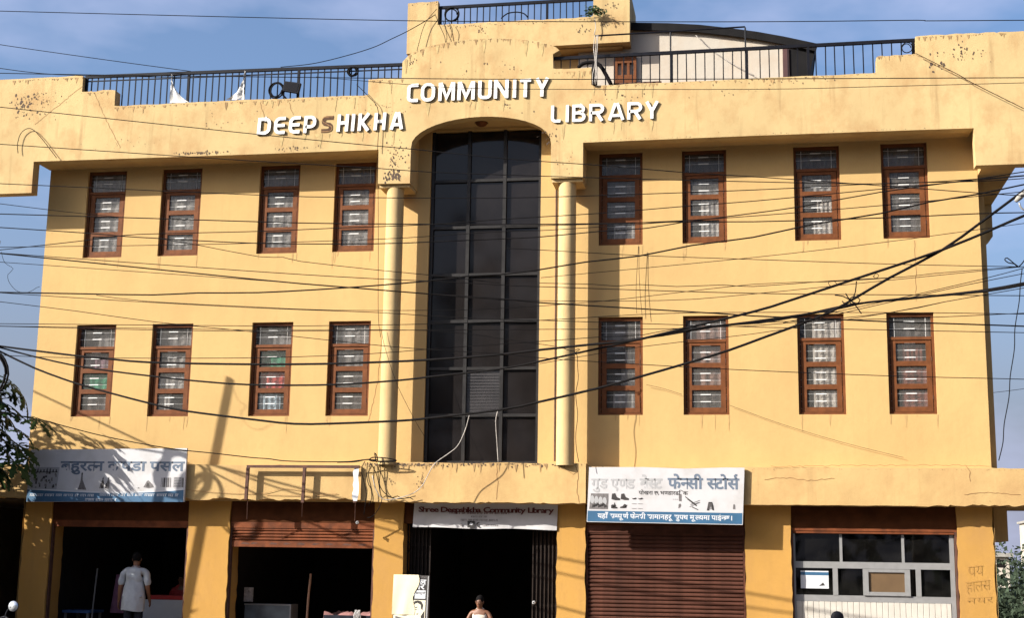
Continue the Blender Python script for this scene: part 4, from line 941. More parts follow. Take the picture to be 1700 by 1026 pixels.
# library banner over the gate
YB = -0.03
BN = thing('library_banner', 'white library banner with maroon heading hung under the canopy above the open gate', 'banner', (7.8, YB, 1.94))
bx0, bx1, bz0, bz1 = 6.55, 9.07, 1.955, 2.41
mb = MB(); n = 24
for i in range(n+1):
    x = bx0+(bx1-bx0)*i/n; t = i/n
    mb.v += [(x+.0, YB+.012*math.sin(t*19), bz0-.02*t+.008*math.sin(t*11)), (x+.02, YB+.006*math.sin(t*13), bz1)]
for i in range(n): mb.f.append((2*i, 2*i+2, 2*i+3, 2*i+1)); mb.mi.append(0)
mb.build('banner_sheet', M_SWHITE, BN)
MB().box(bx0-.01, bx1+.01, YB+.02, YB+.05, bz1-.03, bz1+.0).build('top_bar', M_RUST, BN)
print_text('lettering', list('Shree') + [' '] + list('Deepshikha') + [' '] + list('Community') + [' '] + list('Library'), bx0+.10, bx1-.06, bz0+.265, .125, YB-.017, M_TRED, BN, bold=.03)
small_print('small_print', [(7.20, 8.25, bz0+.235, .035)], YB-.017, M_TRED, BN, 5)
small_print('small_print', [(7.58, 7.86, bz0+.175, .03), (7.40, 8.05, bz0+.115, .034), (7.78, 8.05, bz0+.03, .03)], YB-.017, M_TGREY, BN, 6)
lg = MB(); lg.flat([(7.52, bz0+.005), (7.65, bz0+.005), (7.65, bz0+.115), (7.52, bz0+.115)], YB-.016, 0)
lg.flat([(7.555, bz0+.05), (7.60, bz0+.045), (7.62, bz0+.07), (7.575, bz0+.09)], YB-.017, 1)
lg.flat([(7.72+.045*math.cos(R(a)), bz0+.055+.045*math.sin(R(a))) for a in range(60, 300, 24)] + [(7.72+.028*math.cos(R(a))+.012, bz0+.06+.03*math.sin(R(a))) for a in range(290, 60, -24)], YB-.016, 0)
lg.flat([(7.41+.02*math.cos(R(a)), bz0+.05+.025*math.sin(R(a))) for a in range(0, 360, 40)], YB-.016, 2)
tag(lg.build('logo', [M_TDARK, M_TWHITE, M_TGREY], BN), kind='stuff')

# empty rusty sign frame and its coaxial drops
FR = thing('sign_frame', 'empty rusty steel sign frame standing in front of the canopy above the half open shutter', 'frame', (4.7, -0.48, 2.0))
z1 = 2.963
fx = [3.67, 4.703, 5.636]
MB().beam((fx[0]-.02, -.48, z1), (fx[2]+.05, -.48, z1), .045).build('top_bar', M_RUST, FR)
for k, (x, zb) in enumerate(zip(fx, (2.385, 2.341, 2.348))): MB().beam((x, -.48, z1-.023), (x-.01, -.48, zb), .05).build('upright', M_RUST, FR)
for p, q in (((3.686,-0.47,2.385), (3.629,-0.3,2.059)), ((4.685,-0.47,2.341), (4.628,-0.3,2.11)), ((5.634,-0.47,2.359), (5.586,-0.3,2.036))): MB().tube([p, q], .009, 5).build('stay', M_RUST, FR)
mb = MB(); r = random.Random(6)
for i in range(9):
    z = z1-.03-i*.07; x = fx[2]+.01; mb.v += [(x-.05+r.uniform(-.015, .015), -.51+r.uniform(-.01, .01), z), (x+.04+r.uniform(-.02, .02), -.515+r.uniform(-.01, .01), z)]
for i in range(8): mb.f.append((2*i, 2*i+2, 2*i+3, 2*i+1)); mb.mi.append(0)
mb.build('torn_vinyl', M_TWHITE, FR)
tag(coil('lamp_holder', 'small white spot lamp at the foot of the empty sign frame', 5.619, 2.016, -.3, .02, 2, .009, 3, 'lamp', m=M_TPALE))

# ------------------------------------------------------------------ shutters, gates and shop fronts
def shutter(label, x0, x1, zb, zt_, y, m, pitch, botrail, group=None):
    t = thing('rolling_shutter', label, 'shutter', ((x0+x1)/2, y, GZ))
    me = None; z = zb+(botrail or 0)
    w = x1-x0
    if botrail: MB().box(x0, x1, y-.012, y+.02, zb, zb+botrail-.006).build('bottom_rail', m, t, bevel=.004)
    prof = [(0, 0.012), (-.010, pitch*.25), (-.014, pitch*.5), (-.010, pitch*.75), (0, pitch-.012), (.006, pitch-.004), (.006, .004)]
    k = 0
    while z < zt_-pitch*.5:
        if me is None:
            mb = MB()
            for yy, zz in prof: mb.v += [(0, yy, zz), (w, yy, zz)]
            for i in range(len(prof)): j = (i+1) % len(prof); mb.f.append((2*i, 2*i+1, 2*j+1, 2*j)); mb.mi.append(0)
            me = mb.mesh('slat'); me.materials.append(m)
        o = bpy.data.objects.new('slat', me); COL.objects.link(o); o.parent = t; o.matrix_parent_inverse = world_of(t).inverted(); o.location = (x0, y, z)
        z += pitch; k += 1
    MB().box(x0+.001, x1-.001, y+.03, y+.034, zb, zt_).build('backing', m, t)
    for a, b in ((x0-.035, x0-.004), (x1+.004, x1+.035)): MB().box(a, b, y-.03, y+.05, GZ, zt_).build('guide_rail', M_RUST if m is M_SHUT2 else m, t)
    MB().box(x0-.035, x1+.035, y-.025, y+.25, zt_+.003, zt_+.12).build('shutter_box', m, t)
    return t
T4 = shutter('closed brown rolling shutter of the shoe shop', 9.605, 12.19, GZ+.01, 1.90, 0.07, M_SHUT, 0.067, 0.09)
T2 = shutter('rust red rolling shutter half pulled down over the shop with the empty sign frame', 3.24, 5.82, 1.58, 1.91, 0.07, M_SHUT2, 0.055, 0.115)
hs = MB(); r = random.Random(2)
for k in range(9): x = 3.35+.27*k+r.uniform(-.05, .05); hs.flat([(x, 1.60+.03), (x+.14*r.random()+.04, 1.595+.03), (x+.16, 1.62+.03), (x+.05, 1.635+.03)], .0565)
hs.build('paint_scar', M_RUST, T2)
T1 = shutter('rust red rolled up shutter edge over the open cloth shop', -0.18, 2.38, 1.90, 1.95, 0.07, M_SHUT2, 0.055, 0.075)
T5 = shutter('rolled up shutter edge above the aluminium shop front', 13.02, 15.59, 1.93, 1.97, 0.07, M_SHUT2, 0.055, 0.07)
M_GATE = mat('dark_gate_paint', (.022, .015, .012), .7, .3, 9, spec=.12)
def gate(label, x0, x1, n):
    t = thing('collapsible_gate', label, 'gate', ((x0+x1)/2, .3, GZ))
    me = MB().box(-.010, .010, -.012, .012, GZ+.02, 2.0).mesh('bar'); me.materials.append(M_GATE)
    for i in range(n):
        o = bpy.data.objects.new('bar', me); COL.objects.link(o); o.parent = t; o.matrix_parent_inverse = world_of(t).inverted(); o.location = (x0+(x1-x0)*i/(n-1), .3+(.02 if i % 2 else -.02), 0)
    mb = MB(); w = (x1-x0)/(n-1)
    for z in (.0, .5, 1.0, 1.5):
        for i in range(0, n-2, 2): mb.beam((x0+w*i, .3, z), (x0+w*(i+2), .3, z+.22), .008, .014); mb.beam((x0+w*i, .318, z+.22), (x0+w*(i+2), .318, z), .008, .014)
    tag(mb.build('lattice', M_GATE, t), kind='stuff')
    MB().box(x0-.02, x1+.02, .26, .34, 2.002, 2.016).build('top_track', M_GATE, t)
gate('folded brown collapsible steel gate at the left of the library entrance', 6.40, 6.80, 13)
gate('folded brown collapsible steel gate at the right of the library entrance', 8.62, 9.03, 13)

# aluminium and glass front
AF = thing('glazed_shop_front', 'aluminium framed glass shop front with white boarding below, rightmost shop', 'shop front', (14.3, .16, GZ))
ya, yb = 0.13, 0.19
z_mid0, z_mid1 = 1.386, 1.473; zs0, zs1 = 0.872, 0.93
ztop = 1.925; fx0, fx1 = 13.02, 15.585
MB().box(fx0, fx1, ya, yb, z_mid0-.02, z_mid1).build('transom', M_ALU, AF)
MB().box(fx0, fx1, ya, yb, zs0-.045, zs1-.0).build('sill_rail', M_ALU, AF)
MB().box(fx1-.07, fx1, ya-.005, yb+.005, GZ, ztop).build('jamb', M_ALU, AF); MB().box(fx0, fx0+.03, ya-.005, yb+.005, GZ, ztop).build('jamb', M_ALU, AF)
for x in (13.789, 14.781): MB().box(x-.022, x+.022, ya+.004, yb-.004, z_mid1+.001, ztop).build('mullion', M_ALU, AF)
for x in (13.687, 15.009): MB().box(x-.04, x+.04, ya-.008, yb-.004, zs1+.001, z_mid0-.021).build('mullion', M_ALU, AF)
xs_ = [14.13, 14.876]; zz0, zz1 = zs1+.004, z_mid0-.024
sw = MB(); sw.box(xs_[0], xs_[0]+.085, ya-.03, yb-.01, zz0, zz1); sw.box(xs_[1]-.085, xs_[1], ya-.03, yb-.01, zz0, zz1); sw.box(xs_[0]+.086, xs_[1]-.086, ya-.028, yb-.012, zz0, zz0+.06); sw.box(xs_[0]+.086, xs_[1]-.086, ya-.028, yb-.012, zz1-.05, zz1)
SWO = sw.build('sliding_sash', M_ALU, AF)
MB().box(xs_[0]+.087, xs_[1]-.087, ya, ya+.005, zz0+.061, zz1-.051).build('pane', mat('tinted_pane', (0.12, .075, .04), .12, .1, 4), SWO)
ux = [fx0+.031, 13.789-.023, 13.789+.023, 14.781-.023, 14.781+.023, fx1-.071]
for k in range(3): MB().box(ux[2*k], ux[2*k+1], ya+.025, ya+.03, z_mid1+.002, ztop).build('pane', M_PANE2, AF)
lx = [fx0+.031, 13.687-.041, 13.687+.041, xs_[0]-.002, xs_[1]+.002, 15.009-.041, 15.009+.041, fx1-.071]
for k in (0, 1, 2, 3): MB().box(lx[2*k], lx[2*k+1], ya+.03, ya+.035, zs1+.002, z_mid0-.021).build('pane', M_PANE2, AF)
x = fx0+.031; r = random.Random(9)
while x < fx1-.075:
    w = min(0.092, fx1-.074-x); o = MB().box(x, x+w-.005, ya+r.uniform(-.003, .003), yb-.02, GZ+.01, zs0-.047).build('board', M_PVC, AF, bevel=.004); x += 0.092
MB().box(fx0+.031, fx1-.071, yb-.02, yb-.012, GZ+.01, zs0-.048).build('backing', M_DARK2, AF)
mb = MB(); a = (13.128,0.15,1.319); b = (13.579,0.15,1.033); mb.box(a[0], b[0], .152, .158, b[2], a[2], 0); mb.box(a[0], b[0], .149, .1515, a[2]-.07, a[2]-.02, 1); mb.flat([(b[0]-.16, b[2]+.04), (b[0]-.06, b[2]+.05), (b[0]-.09, b[2]+.10)], .1515, 2)
tag(mb.build('notice', [M_TWHITE, M_SBLUE, M_TDARK]), 'white notice with a blue heading stuck on the left pane of the glazed shop front', 'notice')

# poster board by the gate
PB = thing('poster_board', 'upright beauty parlour poster board half covered by a torn cream sheet beside the gate', 'poster', (6.58, -.15, GZ))
yq = -.15; pz1 = 1.135; pb0, pb1 = 6.286, 6.901
def pbx(u, z): return (pb0+(pb1-pb0)*u-.02*(pz1-z), z)
MB().prism([pbx(0, .05), pbx(1, .05), pbx(1, pz1), pbx(0, pz1)], yq, yq+.02).build('board', M_TDARK, PB)
MB().flat([pbx(.955, .06), pbx(.985, .06), pbx(.985, pz1-.01), pbx(.955, pz1-.01)], yq-.001).build('border', M_TPALE, PB)
MB().flat([pbx(.60, .745), pbx(.91, .745), pbx(.91, .885), pbx(.62, .885)], yq-.001).build('panel', M_TWHITE, PB)
def pt(toks, u0, u1, z, h, m, bold, name='lettering'): a, b = pbx(u0, z), pbx(u1, z); print_text(name, toks, a[0], b[0], z, h, yq-.002, m, PB, bold=bold)
pt(['व', '^', 'ल'], .58, .90, .98, .13, M_TWHITE, .03); pt(['ल', '^', 'र'], .56, .86, .885+.02, .13, M_TWHITE, .03)
pt(['ि', 'व', 'ल'], .68, .93, 1.085, .06, M_TGREY, .0); pt(['स', '~म', 'पू', 'ण', '^'], .63, .89, .82, .05, M_TDARK, .015)
mb = MB(); mb.flat([pbx(.02, .05), pbx(.92, .05), pbx(.92, .72), pbx(.02, .72)], yq-.001, 0)
mb.flat([pbx(.60, .70), pbx(.70, .715), pbx(.80, .70), pbx(.86, .64), pbx(.84, .55), pbx(.80, .58), pbx(.79, .64), pbx(.70, .675), pbx(.62, .66), pbx(.56, .6)], yq-.002, 1)
mb.flat([pbx(.62, .60), pbx(.70, .61), pbx(.69, .595), pbx(.64, .59)], yq-.002, 1); mb.flat([pbx(.63, .565), pbx(.69, .57), pbx(.66, .555)], yq-.0025, 1)
mb.flat([pbx(.66, .49), pbx(.74, .50), pbx(.70, .475)], yq-.002, 1); mb.flat([pbx(.80, .45), pbx(.90, .55), pbx(.90, .40), pbx(.84, .35)], yq-.002, 1)
mb.flat([pbx(.05, .05), pbx(.45, .05), pbx(.42, .40), pbx(.08, .45)], yq-.002, 2)
mb.build('printed_portrait', [mat('portrait_paper', (.62, .56, .42), .7, .06, 6), M_TDARK, M_TGREY], PB)
mb = MB(); r = random.Random(12); n, q_ = 12, 8
for i in range(n+1):
    for j in range(q_+1):
        z = pz1+.01-(.67)*i/n; u = -.02+.58*j/q_ + (.06*math.sin(i*.7) if j == q_ else 0)+(.13*(1-i/n) if j == q_ else 0)
        p = pbx(u, z); mb.v.append((p[0], yq-.012-.010*math.sin(j*1.1+i*.25)*(i/n)-.004*r.random(), z))
for i in range(n):
    for j in range(q_): a = i*(q_+1)+j; mb.f.append((a, a+q_+1, a+q_+2, a+1)); mb.mi.append(0)
mb.build('torn_sheet', mat('cream_paper', (.70, .60, .40), .9, .05, 5), PB, smooth=True)
mb = MB(); mb.flat([pbx(.53, 1.13), pbx(.68, 1.13), pbx(.60, .93), pbx(.60, .80), pbx(.52, .76)], yq-.008); mb.build('curled_edge', M_TWHITE, PB)

# goods in the open shops
ct = thing('shop_counter', 'pale shop counter with a red top in the cloth shop behind the man', 'counter', (1.55, 1.3, GZ))
MB().box(1.12, 1.98, 1.2, 1.7, GZ, .60).build('counter_body', mat('counter_paint', (.35, .37, .40), .6, .05, 5), ct); MB().box(1.19, 1.96, 1.22, 1.68, .603, .68).build('cloth_top', M_RED, ct)
o = MB().tube([(0.155,1.2,1.159), (0.129,1.2,0.702), (0.115,1.2,0.402), (0.098, 1.2, GZ)], .016, 6).build('pole', M_ALU); tag(o, 'slim grey metal pole standing on the left in the cloth shop', 'pole')
tb = thing('display_table', 'low blue topped display table left of the man in the cloth shop', 'table', (-.1, 1.3, GZ))
MB().box(-.45, .10, 1.1, 1.7, .33, .38).build('table_top', mat('blue_laminate', (.05, .12, .28), .5, .1, 5), tb)
for x in (-.4, .05):
    for y in (1.15, 1.65): MB().box(x-.02, x+.02, y-.02, y+.02, GZ, .328).build('leg', M_ALU, tb)
cs = thing('glass_counter', 'dusty glass display counter at the left in the half shuttered shop', 'counter', (3.65, 1.2, GZ))
MB().box(3.15, 4.05, 1.05, 1.45, GZ, .15).build('base', M_ALU, cs); MB().box(3.15, 4.05, 1.05, 1.45, .545, .57).build('counter_top', M_ALU, cs)
MB().box(3.16, 4.04, 1.06, 1.07, .152, .544).build('pane', mat('dusty_glass', (.14, .16, .17), .2, .3, 4), cs); MB().box(4.02, 4.05, 1.05, 1.45, .151, .544).build('side_panel', M_ALU, cs)
o = MB().box(3.10, 3.28, 1.15, 1.152, .60, .86).build('paper', mat('printed_paper', (.42, .36, .32), .9, .4, 20)); tag(o, 'printed paper hanging above the dusty glass counter', 'paper')
o = MB().tube([(4.446,0.9,1.128), (4.418,0.9,0.732), (4.39, .9, GZ)], .022, 6).build('wooden_pole', mat('pale_wood', (.30, .17, .11), .8, .2, 8)); tag(o, 'brown wooden pole standing upright in the half shuttered shop', 'pole')
pk = thing('cloth_table', 'table heaped with pink cloth in the half shuttered shop', 'table', (5.15, 1.1, GZ))
MB().box(4.72, 5.58, .9, 1.5, .0, .40).build('table_body', M_TROUS, pk)
mb = MB(); r = random.Random(14); n = 14
for i in range(n+1):
    for j in range(7): mb.v.append((4.70+.90*i/n, .88+.1*j-(.02 if j == 0 else 0), .42+.09*math.sin(i*.9+j)*.5+r.uniform(-.02, .02) if j > 0 else .05+r.uniform(-.03, .03)))
for i in range(n):
    for j in range(6): a = i*7+j; mb.f.append((a, a+7, a+8, a+1)); mb.mi.append(0)
o = mb.build('cloth_heap', M_PINK, pk, smooth=True); fix_normals(o)
mb = MB(); r = random.Random(15)
for k in range(9):
    x = 5.35+r.uniform(-.06, .06); mb.tube(spline([(x, .86, .50), (x+r.uniform(-.05, .06), .84, .40), (x+r.uniform(-.08, .08), .85, .2)], .1), .010, 4)
mb.build('tassel', M_TPALE, pk)
o = thing('hanging_garment', 'dim purple garment hanging left of the man in the cloth shop', 'garment', (0.707, 1.0, .3))
mb = MB()
for i in range(8):
    z = 1.05-.1*i; w = .07+.012*i
    for k in range(8): mb.v.append((0.707+w*math.cos(k*.785), 1.0+.05*math.sin(k*.785), z))
for i in range(7):
    for k in range(8): mb.f.append((i*8+k, (i+1)*8+k, (i+1)*8+(k+1) % 8, i*8+(k+1) % 8)); mb.mi.append(0)
mb.build('cloth', mat('purple_cloth', (.12, .05, .09), .9, .2, 8), o, True)
o = tag(coil('padlock', 'small round pale padlock hanging on the right entrance gate', 8.634, 0.71, .255, .02, 2, .012, 3, 'padlock', m=M_TPALE))

# ------------------------------------------------------------------ people
def skin_mesh(name, verts, edges, radii, root=0, sub=2):
    me = bpy.data.meshes.new(name); me.from_pydata(verts, edges, []); o = bpy.data.objects.new(name, me); COL.objects.link(o)
    md = o.modifiers.new('s', 'SKIN'); md.use_smooth_shade = True
    for i, r_ in enumerate(radii): me.skin_vertices[0].data[i].radius = (r_, r_) if not isinstance(r_, tuple) else r_
    me.skin_vertices[0].data[root].use_root = True
    sb = o.modifiers.new('u', 'SUBSURF'); sb.levels = sub; sb.render_levels = sub
    dg = bpy.context.evaluated_depsgraph_get(); out = bpy.data.meshes.new_from_object(o.evaluated_get(dg))
    bpy.data.objects.remove(o); bpy.data.meshes.remove(me); out.name = name
    for p in out.polygons: p.use_smooth = True
    return out
class Fig:
    def __init__(s): s.v = []; s.e = []; s.r = []; s.ix = {}
    def p(s, k, co, r, fr=None):
        s.ix[k] = len(s.v); s.v.append(co); s.r.append(r)
        if fr is not None: s.e.append((s.ix[fr], s.ix[k]))
    def mesh(s, name, root, sub=2): return skin_mesh(name, s.v, s.e, s.r, s.ix[root], sub)
def hand(f, wrist, w, dirv, side, palm=(0, -1, 0)):
    """palm and five bent fingers grown from the wrist"""
    d = Vector(dirv).normalized(); s = Vector(side).normalized(); n = d.cross(s); w = Vector(w)
    f.p(wrist+'p', tuple(w+d*.05), (.030, .018), wrist)
    for k, (off, L) in enumerate(((-.028, .070), (-.009, .082), (.010, .078), (.028, .060))):
        b = w+d*.085+s*off; f.p(wrist+'f%da' % k, tuple(b), .0095, wrist+'p')
        m = b+d*L*.55+n*.008; f.p(wrist+'f%db' % k, tuple(m), .0085, wrist+'f%da' % k); f.p(wrist+'f%dc' % k, tuple(m+d*L*.38+n*.022), .0072, wrist+'f%db' % k)
    t = w+d*.03-s*.042; f.p(wrist+'ta', tuple(t), .011, wrist+'p'); f.p(wrist+'tb', tuple(t+d*.04-s*.012+n*.012), .009, wrist+'ta')
def head_parts(root, c, face, parent, hs=1.0, low=-.30):
    """eyes, nose, ears, mouth and hair on a head centred at c looking along `face`"""
    c = Vector(c); fdir = Vector(face).normalized(); rt = fdir.cross(Vector((0, 0, 1))).normalized(); upv = rt.cross(fdir)
    def ell(ce, rx, ry, rz, n=10, m=7, z0=-1.0):
        mb = MB()
        for i in range(m+1):
            ph = math.acos(max(-1, min(1, z0+(1-z0)*i/m)))
            for k in range(n):
                a = 2*math.pi*k/n; q = rt*rx*math.sin(ph)*math.cos(a)+fdir*ry*math.sin(ph)*math.sin(a)+upv*rz*math.cos(ph); mb.v.append(tuple(Vector(ce)+q))
        for i in range(m):
            for k in range(n): mb.f.append((i*n+k, i*n+(k+1) % n, (i+1)*n+(k+1) % n, (i+1)*n+k)); mb.mi.append(0)
        return mb
    hr = ell(c-fdir*.030*hs+upv*.030*hs, .080*hs, .090*hs, .098*hs, 14, 10, low)
    hr.v = [tuple(Vector(p)+(Vector(p)-c).normalized()*rnd.uniform(-.003, .006)) for p in hr.v]
    hr.build('hair', M_HAIR, parent, True)
    for sg in (-1, 1):
        ell(c+fdir*.088*hs+rt*.030*sg*hs+upv*.004*hs, .010*hs, .004*hs, .0045*hs, 8, 5).build('eye', M_TDARK, parent, True)
        ell(c+rt*.080*sg*hs-fdir*.006*hs-upv*.01*hs, .010*hs, .020*hs, .030*hs, 8, 5).build('ear', M_SKIN, parent, True)
        ell(c+fdir*.090*hs+rt*.030*sg*hs+upv*.024*hs, .020*hs, .006*hs, .005*hs, 8, 4).build('eyebrow', M_HAIR, parent, True)
    ell(c+fdir*.098*hs-upv*.022*hs, .013*hs, .016*hs, .024*hs, 8, 5).build('nose', M_SKIN, parent, True)
    ell(c+fdir*.088*hs-upv*.056*hs, .022*hs, .008*hs, .007*hs, 8, 5).build('mouth', mat('lips', (.16, .05, .035), .5, .1, 9), parent, True)

def standing_man(loc, rz):
    LOCAL[0] = True
    t = thing('person', 'person in a grey white shirt standing with the back turned in the cloth shop', 'person', loc, rz)
    f = Fig()                                            # faces +Y; ground z=0, about 1.68 m tall
    f.p('pel', (0, 0, .92), (.155, .105)); f.p('wai', (0, .0, 1.06), (.145, .10), 'pel'); f.p('che', (0, .0, 1.24), (.165, .115), 'wai'); f.p('sho', (0, .01, 1.37), (.12, .085), 'che')
    f.p('nec', (0, .035, 1.45), .052, 'sho'); f.p('jaw', (0, .065, 1.52), (.066, .075), 'nec'); f.p('cra', (0, .06, 1.60), (.076, .092), 'jaw'); f.p('top', (0, .05, 1.655), (.05, .06), 'cra')
    for sg, k in ((-1, 'l'), (1, 'r')):
        f.p('hip'+k, (.085*sg, 0, .86), .088, 'pel'); f.p('kne'+k, (.095*sg, .02, .47), .056, 'hip'+k); f.p('cal'+k, (.097*sg, -.015, .33), .052, 'kne'+k); f.p('ank'+k, (.10*sg, -.02, .08), .036, 'cal'+k)
        f.p('hee'+k, (.10*sg, -.03, .035), .036, 'ank'+k); f.p('toe'+k, (.115*sg, .15, .028), .030, 'hee'+k)
        f.p('shl'+k, (.19*sg, .01, 1.365), .058, 'sho'); el = (.245*sg, -.02, 1.09); wr = (.255*sg-(.02 if k == 'l' else -.0), .10, .88) if k == 'r' else (-.275, .04, .85)
        f.p('elb'+k, el, .042, 'shl'+k); f.p('for'+k, tuple((Vector(el)*.65+Vector(wr)*.35)), .040, 'elb'+k); f.p('wri'+k, wr, .026, 'for'+k)
        hand(f, 'wri'+k, wr, (Vector(wr)-Vector(el)), (0, sg*-1.0, .1))
    b = link('body', f.mesh('body', 'pel'), t, M_SKIN)
    g = Fig()
    g.p('hem', (0, 0, .80), (.185, .135)); g.p('pel', (0, 0, .93), (.178, .128), 'hem'); g.p('wai', (0, -.005, 1.07), (.170, .122), 'pel'); g.p('che', (0, -.005, 1.24), (.182, .130), 'wai'); g.p('sho', (0, .005, 1.375), (.135, .095), 'che'); g.p('col', (0, .025, 1.425), (.062, .058), 'sho')
    for sg, k in ((-1, 'l'), (1, 'r')):
        g.p('shl'+k, (.19*sg, .01, 1.362), .072, 'sho'); g.p('arm'+k, (.225*sg, -.005, 1.22), .068, 'shl'+k); g.p('cuf'+k, (.246*sg, -.018, 1.10), .066, 'arm'+k)
    me = g.mesh('shirt', 'wai', 3)
    for v in me.vertices:                                # cloth folds: a slow wavy displacement along the normal
        p = v.co; w = .006*math.sin(p.x*38+math.sin(p.z*9)*1.6)*(.4+.6*max(0, min(1, (1.35-p.z)/.4)))+.004*math.sin(p.z*46+p.x*13)
        v.co = p+v.normal*w
    link('shirt', me, t, M_SHIRT)
    hm = MB(); n = 40                                    # the loose lower half of the shirt, hanging outside the trousers
    for z, rx, ry in ((1.22, .150, .106), (1.08, .186, .140), (.92, .200, .172), (.80, .205, .182), (.71, .206, .180), (.68, .203, .176)):
        for k in range(n):
            a = 2*math.pi*k/n; q = 1+(.030*math.sin(a*7+z*5)+.02*math.sin(a*11-z*9))*min(1, (1.22-z)/.3); hm.v.append((rx*q*math.cos(a), -.005+ry*q*math.sin(a), z+.015*math.sin(a*2)*(z < .72)))
    for i in range(5):
        for k in range(n): hm.f.append((i*n+k, (i+1)*n+k, (i+1)*n+(k+1) % n, i*n+(k+1) % n)); hm.mi.append(0)
    hm.build('shirt_tail', M_SHIRT, t, True)
    c_ = MB(); n = 16
    for i, (rr, z) in enumerate(((.070, 1.425), (.066, 1.465), (.072, 1.452), (.078, 1.425))):
        for k in range(n): c_.v.append((rr*math.cos(2*math.pi*k/n), .03+rr*.92*math.sin(2*math.pi*k/n), z))
    for i in range(3):
        for k in range(n): c_.f.append((i*n+k, i*n+(k+1) % n, (i+1)*n+(k+1) % n, (i+1)*n+k)); c_.mi.append(0)
    c_.build('collar', M_SHIRT, t, True)
    q = Fig(); q.p('pel', (0, 0, .90), (.125, .085))
    for sg, k in ((-1, 'l'), (1, 'r')): q.p('hip'+k, (.086*sg, 0, .80), .080, 'pel'); q.p('kne'+k, (.096*sg, .015, .47), .074, 'hip'+k); q.p('cuf'+k, (.10*sg, -.015, .10), .062, 'kne'+k)
    link('trousers', q.mesh('trousers', 'pel'), t, M_TROUS)
    head_parts(t, (0, .06, 1.585), (0, 1, -.25), t, 1.0, -.80)
    LOCAL[0] = False; return t
standing_man((1.45, .05, GZ), R(8))

def seated_person(loc, rz, label, top_m, shirt_name, k_=1.0, arms='out', sleeves=False):
    LOCAL[0] = True
    t = thing('person', label, 'person', loc, rz)
    f = Fig()                                            # faces -Y, seat about .38 above the ground
    f.p('pel', (0, .0, .44), (.15, .11)); f.p('wai', (0, .0, .58), (.125, .09), 'pel'); f.p('che', (0, -.02, .76), (.145, .10), 'wai'); f.p('sho', (0, -.03, .88), (.105, .075), 'che')
    f.p('nec', (0, -.045, .955), .045, 'sho'); f.p('jaw', (.0, -.075, 1.015), (.060, .070), 'nec'); f.p('cra', (.0, -.075, 1.09), (.072, .086), 'jaw'); f.p('top', (.0, -.065, 1.145), (.048, .056), 'cra')
    for sg, k in ((-1, 'l'), (1, 'r')):
        f.p('hip'+k, (.09*sg, -.06, .42), .085, 'pel'); f.p('kne'+k, (.16*sg, -.42, .45), .058, 'hip'+k); f.p('cal'+k, (.16*sg, -.40, .30), .050, 'kne'+k); f.p('ank'+k, (.15*sg, -.38, .08), .036, 'cal'+k); f.p('toe'+k, (.16*sg, -.53, .03), .03, 'ank'+k)
        f.p('shl'+k, (.165*sg, -.03, .875), .048, 'sho'); el = (.26*sg, -.06, .67); wr = (.37*sg, -.22, .56)
        f.p('elb'+k, el, .036, 'shl'+k); f.p('for'+k, tuple(Vector(el)*.65+Vector(wr)*.35), .034, 'elb'+k); f.p('wri'+k, wr, .023, 'for'+k); hand(f, 'wri'+k, wr, Vector(wr)-Vector(el), (0, sg*1.0, .2))
    link('body', f.mesh('body', 'pel'), t, M_SKIN)
    g = Fig(); g.p('hem', (0, .0, .45), (.162, .122)); g.p('wai', (0, .0, .58), (.138, .102), 'hem'); g.p('che', (0, -.02, .75), (.168, .122), 'wai'); g.p('up', (0, -.028, .875), (.150, .112), 'che')
    for sg, k in ((-1, 'l'), (1, 'r')):
        g.p('str'+k, (.082*sg, -.032, .950), (.040, .070), 'up')
        if sleeves: g.p('shl'+k, (.165*sg, -.03, .872), .060, 'up'); g.p('slv'+k, (.225*sg, -.05, .75), .056, 'shl'+k)
    link(shirt_name, g.mesh(shirt_name, 'wai'), t, top_m)
    q = Fig(); q.p('pel', (0, 0, .43), (.160, .118))
    for sg, k in ((-1, 'l'), (1, 'r')): q.p('hip'+k, (.09*sg, -.06, .42), .095, 'pel'); q.p('kne'+k, (.16*sg, -.42, .45), .070, 'hip'+k); q.p('cuf'+k, (.155*sg, -.39, .16), .055, 'kne'+k)
    link('trousers', q.mesh('trousers', 'pel'), t, M_TROUS)
    head_parts(t, (0, -.075, 1.075), (-.1, -1, -.18), t, .95)
    LOCAL[0] = False
    return t
_p = seated_person((7.82, -.25, GZ), R(-4), 'person in a cream sleeveless vest sitting at the library entrance with arms spread', M_VEST, 'vest')
_p.scale = (.9, .9, .9)
st_ = thing('stool', 'low dark stool under the person in the cream vest', 'stool', (7.82, -.22, GZ))
MB().box(7.64, 8.0, -.36, -.02, GZ+.27, GZ+.31).build('seat', M_RUST, st_)
for x in (7.67, 7.97):
    for y in (-.33, -.05): MB().box(x-.02, x+.02, y-.02, y+.02, GZ, GZ+.268).build('leg', M_RUST, st_)
seated_person((1.5, 2.1, GZ+.15), R(0), 'dim person in dark red sitting behind the red topped counter', M_RED, 'blouse', sleeves=True)
bn_ = MB().box(1.2, 1.8, 1.95, 2.35, GZ, GZ+.44).build('bench', M_RUST); tag(bn_, 'dark bench behind the red topped shop counter', 'bench')

